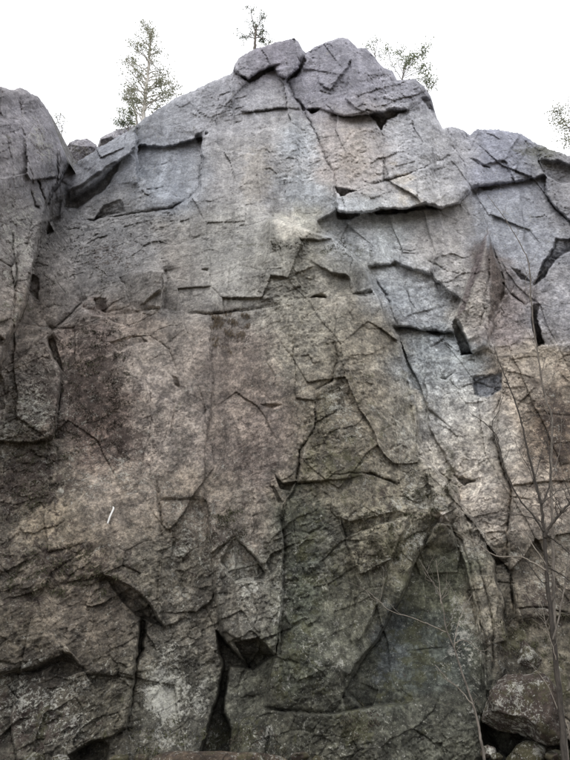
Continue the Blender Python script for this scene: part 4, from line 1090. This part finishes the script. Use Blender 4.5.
br([(551, 598), (555, 590), (557, 580)], .006, .003, 11, tw=0)
br([(521, 422), (528, 420), (534, 415), (543, 415)], .009, .003, 12)
br([(503, 462), (498, 440), (492, 424), (500, 408), (503, 390), (498, 368)], .010, .003, 13)
br([(535, 478), (542, 452), (546, 430)], .008, .003, 14)
br([(541, 505), (556, 492), (570, 488)], .008, .003, 15)
br([(540, 500), (530, 470), (520, 452), (514, 436)], .007, .003, 16)
br([(553, 640), (562, 600), (568, 560), (575, 520)], .014, .006, 17, mat=M_BARK2)
br([(556, 660), (548, 630), (540, 600)], .006, .003, 18, mat=M_TWIG)

# the pale thin sapling behind it
YP = 9.2
tr2 = tree_root('bare_tree', 560, YP, 'tall thin pale grey sapling, its tip highest against the right-hand rock', 'tree', 'bare saplings at the cliff foot')
low2 = Vector((at(568, 800, YP).x, YP, tr2.location.z - .05))
_, sp2 = stem('trunk', [low2] + traced([(566, 750), (560, 690), (555, 640), (553, 560), (551, 476), (552, 420), (545, 396), (537, 350), (531, 301), (529, 264), (518, 240), (508, 223), (497, 208), (487, 195)], YP, .6), .032, .004, M_BARK2, tr2, .004, 7, 22)
twigs_on(sp2, tr2, M_BARK2, 18, .15, .5, 802, .0035)
for i, pl in enumerate([[(552, 425), (544, 405), (536, 393), (530, 380)], [(545, 396), (553, 378), (558, 352), (566, 335)], [(537, 350), (530, 335), (521, 326)], [(551, 476), (560, 450), (562, 420), (570, 395)], [(531, 301), (526, 285), (527, 270)],
                        [(553, 540), (562, 520), (568, 490), (570, 460)], [(541, 375), (548, 350), (552, 330)], [(552, 450), (540, 440), (528, 442), (518, 436)]]):
    br(pl, .007, .002, 30 + i, tr2, YP, .3, M_BARK2, 2)
# low sapling in front of the mossy slab
YS = 8.9
tr3 = tree_root('bare_tree', 482, YS, 'thin leafless sapling with pale forked twigs in front of the dark mossy slab', 'tree', 'bare saplings at the cliff foot')
low3 = Vector((at(486, 800, YS).x, YS, tr3.location.z - .05))
_, sp3 = stem('trunk', [low3] + traced([(484, 758), (480, 735), (475, 711), (464, 678), (454, 648), (446, 628), (441, 600), (430, 578), (419, 559)], YS, .4), .022, .004, M_BARK2, tr3, .003, 6, 41)
twigs_on(sp3, tr3, M_TWIG, 8, .12, .35, 803, .003)
for i, pl in enumerate([[(454, 648), (456, 632), (461, 616), (466, 602)], [(473, 705), (460, 690), (446, 677), (435, 665)], [(446, 632), (430, 625), (410, 617), (391, 611), (378, 600), (366, 590)], [(454, 645), (462, 640), (474, 646), (486, 656)], [(441, 604), (440, 590), (436, 560)]]):
    br(pl, .008, .003, 50 + i, tr3, YS, .2, M_TWIG, 1)
tr4 = tree_root('bare_tree', 556, 9.0, 'slim brown shoot leaning across the large boulder', 'tree', 'bare saplings at the cliff foot')
low4 = Vector((at(574, 800, 9.0).x, 9.0, tr4.location.z - .05))
stem('trunk', [low4] + traced([(570, 735), (559, 712), (550, 690), (541, 676), (530, 664)], 9.0, .1), .010, .004, M_TWIG, tr4, .003, 5, 61)

# trees and bushes on the skyline
def leaves(centres, n, spread, size, mat, parent, seed, flat=.6):
    rnd = random.Random(seed); V = []; F = []
    for i in range(n):
        c, w = rnd.choice(centres)
        p = c + Vector((rnd.gauss(0, spread * w), rnd.gauss(0, spread * w), rnd.gauss(0, spread * w * flat)))
        a = Vector((rnd.gauss(0, 1), rnd.gauss(0, 1), rnd.gauss(0, .7))).normalized()
        b = a.cross(Vector((rnd.gauss(0, 1), rnd.gauss(0, 1), rnd.gauss(0, 1)))).normalized()
        s = size * rnd.uniform(.6, 1.3); k = len(V)
        V += [p - a * s, p + b * s * .55, p + a * s, p - b * s * .55]
        F.append((k, k + 1, k + 2, k + 3))
    o = mesh_obj('crown', V, F, mat)
    o.parent = parent; o.matrix_parent_inverse = Matrix.Translation(parent.location).inverted()
    return o

def rim_tree(name, base, trunk, Y, r0, limbs, cat, label, leafn, spread, size, bmat, lmat, seed, group=None):
    b = at(*base, Y)
    e = tag(empty(name, b), label, cat, group)
    pts = traced(trunk, Y)
    pts = [b - Vector((0, 0, .6))] + pts
    _, sp = stem('trunk', pts, r0, r0 * .25, bmat, e, .01, 7, seed)
    cs = []
    rnd = random.Random(seed)
    for pl in limbs:
        P = traced(pl, Y); d = rnd.uniform(-.7, .7)
        P = [q + Vector((0, d * i / len(P), 0)) for i, q in enumerate(P)]
        _, s = stem('branch', P, r0 * .3, .006, bmat, e, .012, 4, seed + 3)
        k_ = rnd.choice((1, 1, 2, 3, 5)); tip = s[-len(s) // 3:]
        cs += [(q, rnd.uniform(.6, 1.25)) for q in tip] * k_
        V, F = [], []
        for _i in range(5):
            q = rnd.choice(s[len(s) // 3:]); v = Vector((rnd.gauss(0, 1), rnd.gauss(0, 1), rnd.gauss(.2, .7))).normalized() * rnd.uniform(.12, .32)
            tube([q, q + v * .5 + Vector((0, 0, .02)), q + v], [.006, .005, .003], 4, V, F); cs.append((q + v, .5)); cs.append((q + v * .7, .5))
        tw = mesh_obj('twig', V, F, bmat, None, True); tw.parent = e; tw.matrix_parent_inverse = Matrix.Translation(e.location).inverted()
    leaves(cs, leafn, spread, size, lmat, e, seed)
    return e

YR = surf(143, 121).y + 0.4
def limbset(rnd, trunk, spots):
    out = []
    for (x, y) in spots:
        # start lower on the trunk, rise and spread outwards
        ty = y + abs(x - 147) * 0.45 + 3
        x += rnd.uniform(-4, 4); y += rnd.uniform(-3, 3)
        tx = np.interp(-ty, [-q[1] for q in trunk], [q[0] for q in trunk])
        out.append([(tx, ty), ((tx * .5 + x * .5), (ty * .45 + y * .55)), (x, y)])
    return out
bt_ = [(143, 121), (144, 108), (147, 85), (149, 66), (150, 48), (151, 31)]
spots = [(150, 33), (152, 40), (145, 44), (157, 48), (142, 52), (139, 60), (134, 64), (131, 70), (128, 76), (136, 78), (158, 58), (162, 64), (160, 72), (168, 78), (172, 84), (166, 92), (174, 92), (160, 86), (127, 70), (124, 84), (168, 66), (134, 54), (177, 90), (144, 36), (157, 44),
         (130, 96), (124, 103), (132, 108), (138, 100), (138, 88), (158, 100), (152, 96), (126, 110), (146, 60), (152, 55), (168, 99), (132, 84), (164, 80)]
rim_tree('birch_tree', (143, 121), bt_, YR, .085, limbset(random.Random(4), bt_, spots), 'tree', 'tall pale-stemmed birch with thin grey-green leaves on the left shoulder of the cliff', 4600, .11, .030, M_BIRCH, M_LEAF, 71)
rim_tree('birch_tree', (137, 124), [(137, 124), (135, 112), (133, 104), (131, 97)], YR + .2, .05, [[(134, 110), (129, 104), (126, 102)], [(133, 106), (136, 99), (139, 96)], [(133, 104), (130, 98), (129, 92)]], 'tree',
         'short white birch stem at the foot of the tall birch', 420, .10, .026, M_BIRCH, M_LEAF, 73)
YB1 = surf(128, 131).y + 0.3
rim_tree('bush', (128, 131), [(128, 131), (128, 127), (128, 123)], YB1, .03, [[(128, 129), (122, 126), (119, 124)], [(128, 128), (126, 124), (124, 121)], [(128, 128), (132, 124), (134, 122)], [(128, 128), (130, 125), (130, 121)]], 'bush',
         'low green bush on the sloping rim left of the birches', 1000, .09, .026, M_BARK2, M_LEAF2, 75)
YC = surf(255, 50).y + 0.35
rim_tree('pine_tree', (255, 50), [(255, 50), (255, 40), (256, 32), (256, 26)], YC, .07,
         [[(256, 40), (250, 34), (244, 31), (242, 29)], [(256, 38), (262, 33), (268, 31), (271, 29)], [(255, 33), (251, 27), (248, 24)], [(256, 30), (260, 25), (264, 23)], [(256, 28), (256, 22), (255, 19)], [(256, 34), (260, 32), (263, 30)], [(255, 31), (252, 22), (252, 19)], [(256, 30), (262, 27), (268, 28)]],
         'tree', 'little dark pine alone on the capstone at the summit', 1000, .07, .028, M_BARK2, M_NEEDLE, 77)
YD = surf(400, 82).y + 1.2
rim_tree('bush', (402, 84), [(402, 86), (403, 74), (404, 66)], YD, .04, [[(402, 80), (394, 72), (388, 64), (386, 56)], [(403, 78), (410, 70), (418, 64), (424, 60)], [(403, 74), (405, 62), (408, 52)], [(404, 76), (414, 73), (424, 70)], [(403, 74), (398, 62), (399, 51)], [(403, 74), (412, 62), (414, 51)],
          [(402, 82), (392, 80), (387, 74)], [(404, 78), (418, 76), (426, 79)], [(403, 76), (409, 60), (421, 52)], [(404, 80), (420, 82), (428, 88)]],
         'bush', 'leafy bush on the skyline right of the summit', 1600, .12, .033, M_BARK2, M_LEAF2, 79)
YE = surf(378, 66).y + .9
rim_tree('bush', (375, 62), [(375, 64), (375, 54), (374, 48)], YE, .03, [[(375, 56), (371, 48), (369, 43)], [(375, 54), (377, 46), (376, 41)], [(375, 56), (380, 50), (382, 47)]], 'bush', 'sparse twiggy bush just right of the summit block', 260, .10, .026, M_BARK2, M_LEAF2, 81)
YF = surf(428, 96).y + .9
rim_tree('bush', (428, 98), [(428, 100), (428, 92), (429, 87)], YF, .025, [[(428, 95), (432, 89), (433, 84)], [(428, 94), (425, 88), (424, 84)]], 'bush', 'tiny leafy sprig at the lower right end of the summit skyline', 200, .08, .026, M_BARK2, M_LEAF2, 83)
YG = surf(575, 160).y + 1.5
rim_tree('birch_tree', (588, 162), [(588, 166), (588, 145), (584, 118), (580, 92)], YG, .06,
         [[(587, 148), (574, 140), (562, 128), (553, 118)], [(586, 138), (572, 124), (560, 114)], [(585, 130), (574, 116), (568, 106)], [(588, 152), (574, 150), (564, 146)], [(584, 120), (600, 110), (612, 100)], [(587, 140), (602, 132), (616, 124)], [(588, 150), (572, 142), (560, 138)], [(584, 118), (590, 100), (588, 84)]],
         'tree', 'sparse drooping birch branches over the mossy right-hand ledge', 1500, .15, .034, M_BARK2, M_LEAF, 85)
pz = at(62, 150, 15.5)
rim_tree('bush', (62, 152), [(62, 152), (62, 138), (61.5, 124)], 15.3, .02, [[(62, 134), (60, 128), (59, 124)], [(62, 132), (64, 127), (65, 124)], [(62, 130), (61, 122), (62, 118)]], 'bush', 'faint thin twig rising from the notch beside the left buttress', 90, .06, .03, M_BARK2, M_LEAF, 87)

# tufts of grass and heather on the rim beside the trees
rnd = random.Random(11); V = []; F = []
for (x0, x1, n_) in ((124, 178, 420), (178, 232, 160), (238, 272, 110), (384, 432, 260), (533, 575, 380), (462, 500, 60)):
    for i in range(n_):
        x = rnd.uniform(x0, x1)
        if mnoise.noise(Vector((x * .21, 3.3, .5))) < -.1: continue
        k_ = int(np.searchsorted(xs, x)); p0 = Vector(POS[0, k_]) + Vector((0, rnd.uniform(.02, .5), .0)); L = rnd.uniform(.05, .20); w = rnd.uniform(.004, .009)
        p0.z -= .03
        tip = p0 + Vector((rnd.gauss(0, .05), rnd.gauss(0, .04), L)); k = len(V)
        V += [p0 + Vector((-w, 0, 0)), p0 + Vector((w, 0, 0)), tip]; F.append((k, k + 1, k + 2))
tag(mesh_obj('rim_grass', V, F, leafmat('dry_grass', (0.10, 0.09, 0.05), (0.16, 0.14, 0.08))), 'thin dry grass along the rim of the cliff beside the trees', None, None, 'stuff')

# ------------------------------------------------------------------ small things on the face
mw, t, p = new_mat('white_plastic')
p.inputs['Base Color'].default_value = (0.82, 0.82, 0.80, 1); p.inputs['Roughness'].default_value = .5
a0 = surf(114, 510) - Vector((0, .06, 0)); a1 = surf(108, 525) - Vector((0, .05, 0)); a2_ = surf(113.4, 507.5) - Vector((0, .03, 0))
V, F = tube(spline([a2_, a0, a0.lerp(a1, .5) - Vector((0, .02, 0)), a1], 4), [.012] * 3 + [.017] * 10, 6)
tag(mesh_obj('white_stick', V, F, mw, None, True), 'thin white strip lying on the brownish rock low on the left face', 'strip')

# dry brown moss hanging under the seam in mid face
rnd = random.Random(5); V = []; F = []
for i in range(1500):
    x = 211 + 50 * rnd.random(); y = 313 + 40 * rnd.random() ** 1.3
    if mnoise.noise(Vector((x * .09, y * .16, 2.0))) < -0.02 + (y - 313) / 130 or x > 256 - (y - 313) * .5: continue
    p0 = surf(x, y) - Vector((0, .012, 0)); L = rnd.uniform(.05, .13); w = rnd.uniform(.006, .011)
    tip = p0 + Vector((rnd.gauss(0, .03), -.03, -L)); k = len(V)
    V += [p0 + Vector((-w, 0, 0)), p0 + Vector((w, 0, 0)), tip]; F.append((k, k + 1, k + 2))
MV, MF = [], []
for (x0, y0, x1, y1, n_, thr) in ((62, 318, 132, 460, 2600, .05), (0, 420, 66, 520, 1500, .08), (270, 238, 372, 258, 700, .0), (345, 505, 412, 575, 1500, .02), (404, 470, 450, 530, 700, .0), (206, 500, 245, 555, 700, .0),
                                 (0, 545, 120, 600, 1300, .05), (300, 395, 345, 470, 500, .05), (485, 610, 570, 665, 900, .0), (120, 720, 290, 758, 900, .05), (20, 225, 140, 300, 1000, .08), (340, 700, 380, 740, 400, .0)):
    for i in range(n_):
        x = rnd.uniform(x0, x1); y = rnd.uniform(y0, y1)
        ed = min(x - x0, x1 - x, (y - y0) , (y1 - y)) / 14
        if mnoise.fractal(Vector((x * .075 + y * .02, y * .10, 7.0)), .8, 2.1, 4) < thr + .35 * max(0, 1 - ed): continue
        p0 = surf(x, y) - Vector((0, .008, 0))
        for q in range(3):
            L = rnd.uniform(.02, .055); w = rnd.uniform(.006, .012); o_ = Vector((rnd.gauss(0, .02), 0, rnd.gauss(0, .02)))
            tip = p0 + o_ + Vector((rnd.gauss(0, .02), -rnd.uniform(.01, .035), rnd.gauss(-.015, .02))); k = len(MV)
            MV += [p0 + o_ + Vector((-w, .01, 0)), p0 + o_ + Vector((w, .01, rnd.gauss(0, .006))), tip]; MF.append((k, k + 1, k + 2))
mk_, t, p = new_mat('moss_tuft')
pos = N(t, 'ShaderNodeNewGeometry').outputs['Position']
cc_ = mixrgb(t, (0.052, 0.042, 0.032), (0.060, 0.062, 0.030), ramp(t, noise(t, pos, .7, 4), .42, .58))
t.links.new(mixrgb(t, cc_, (0.12, 0.105, 0.075), ramp(t, noise(t, pos, 18, 3), .5, .7)), p.inputs['Base Color']); p.inputs['Roughness'].default_value = .95
tag(mesh_obj('moss_tufts', MV, MF, mk_), 'small dark brown and olive moss clumps clinging to the ledges and cracks of the face', None, None, 'stuff')
mm, t, p = new_mat('dry_moss')
pos = N(t, 'ShaderNodeNewGeometry').outputs['Position']
t.links.new(mixrgb(t, (0.06, 0.045, 0.03), (0.13, 0.10, 0.07), noise(t, pos, 20, 3)), p.inputs['Base Color']); p.inputs['Roughness'].default_value = .95
tag(mesh_obj('hanging_moss', V, F, mm), 'dry brown moss hanging under the level seam in the middle of the face', None, None, 'stuff')
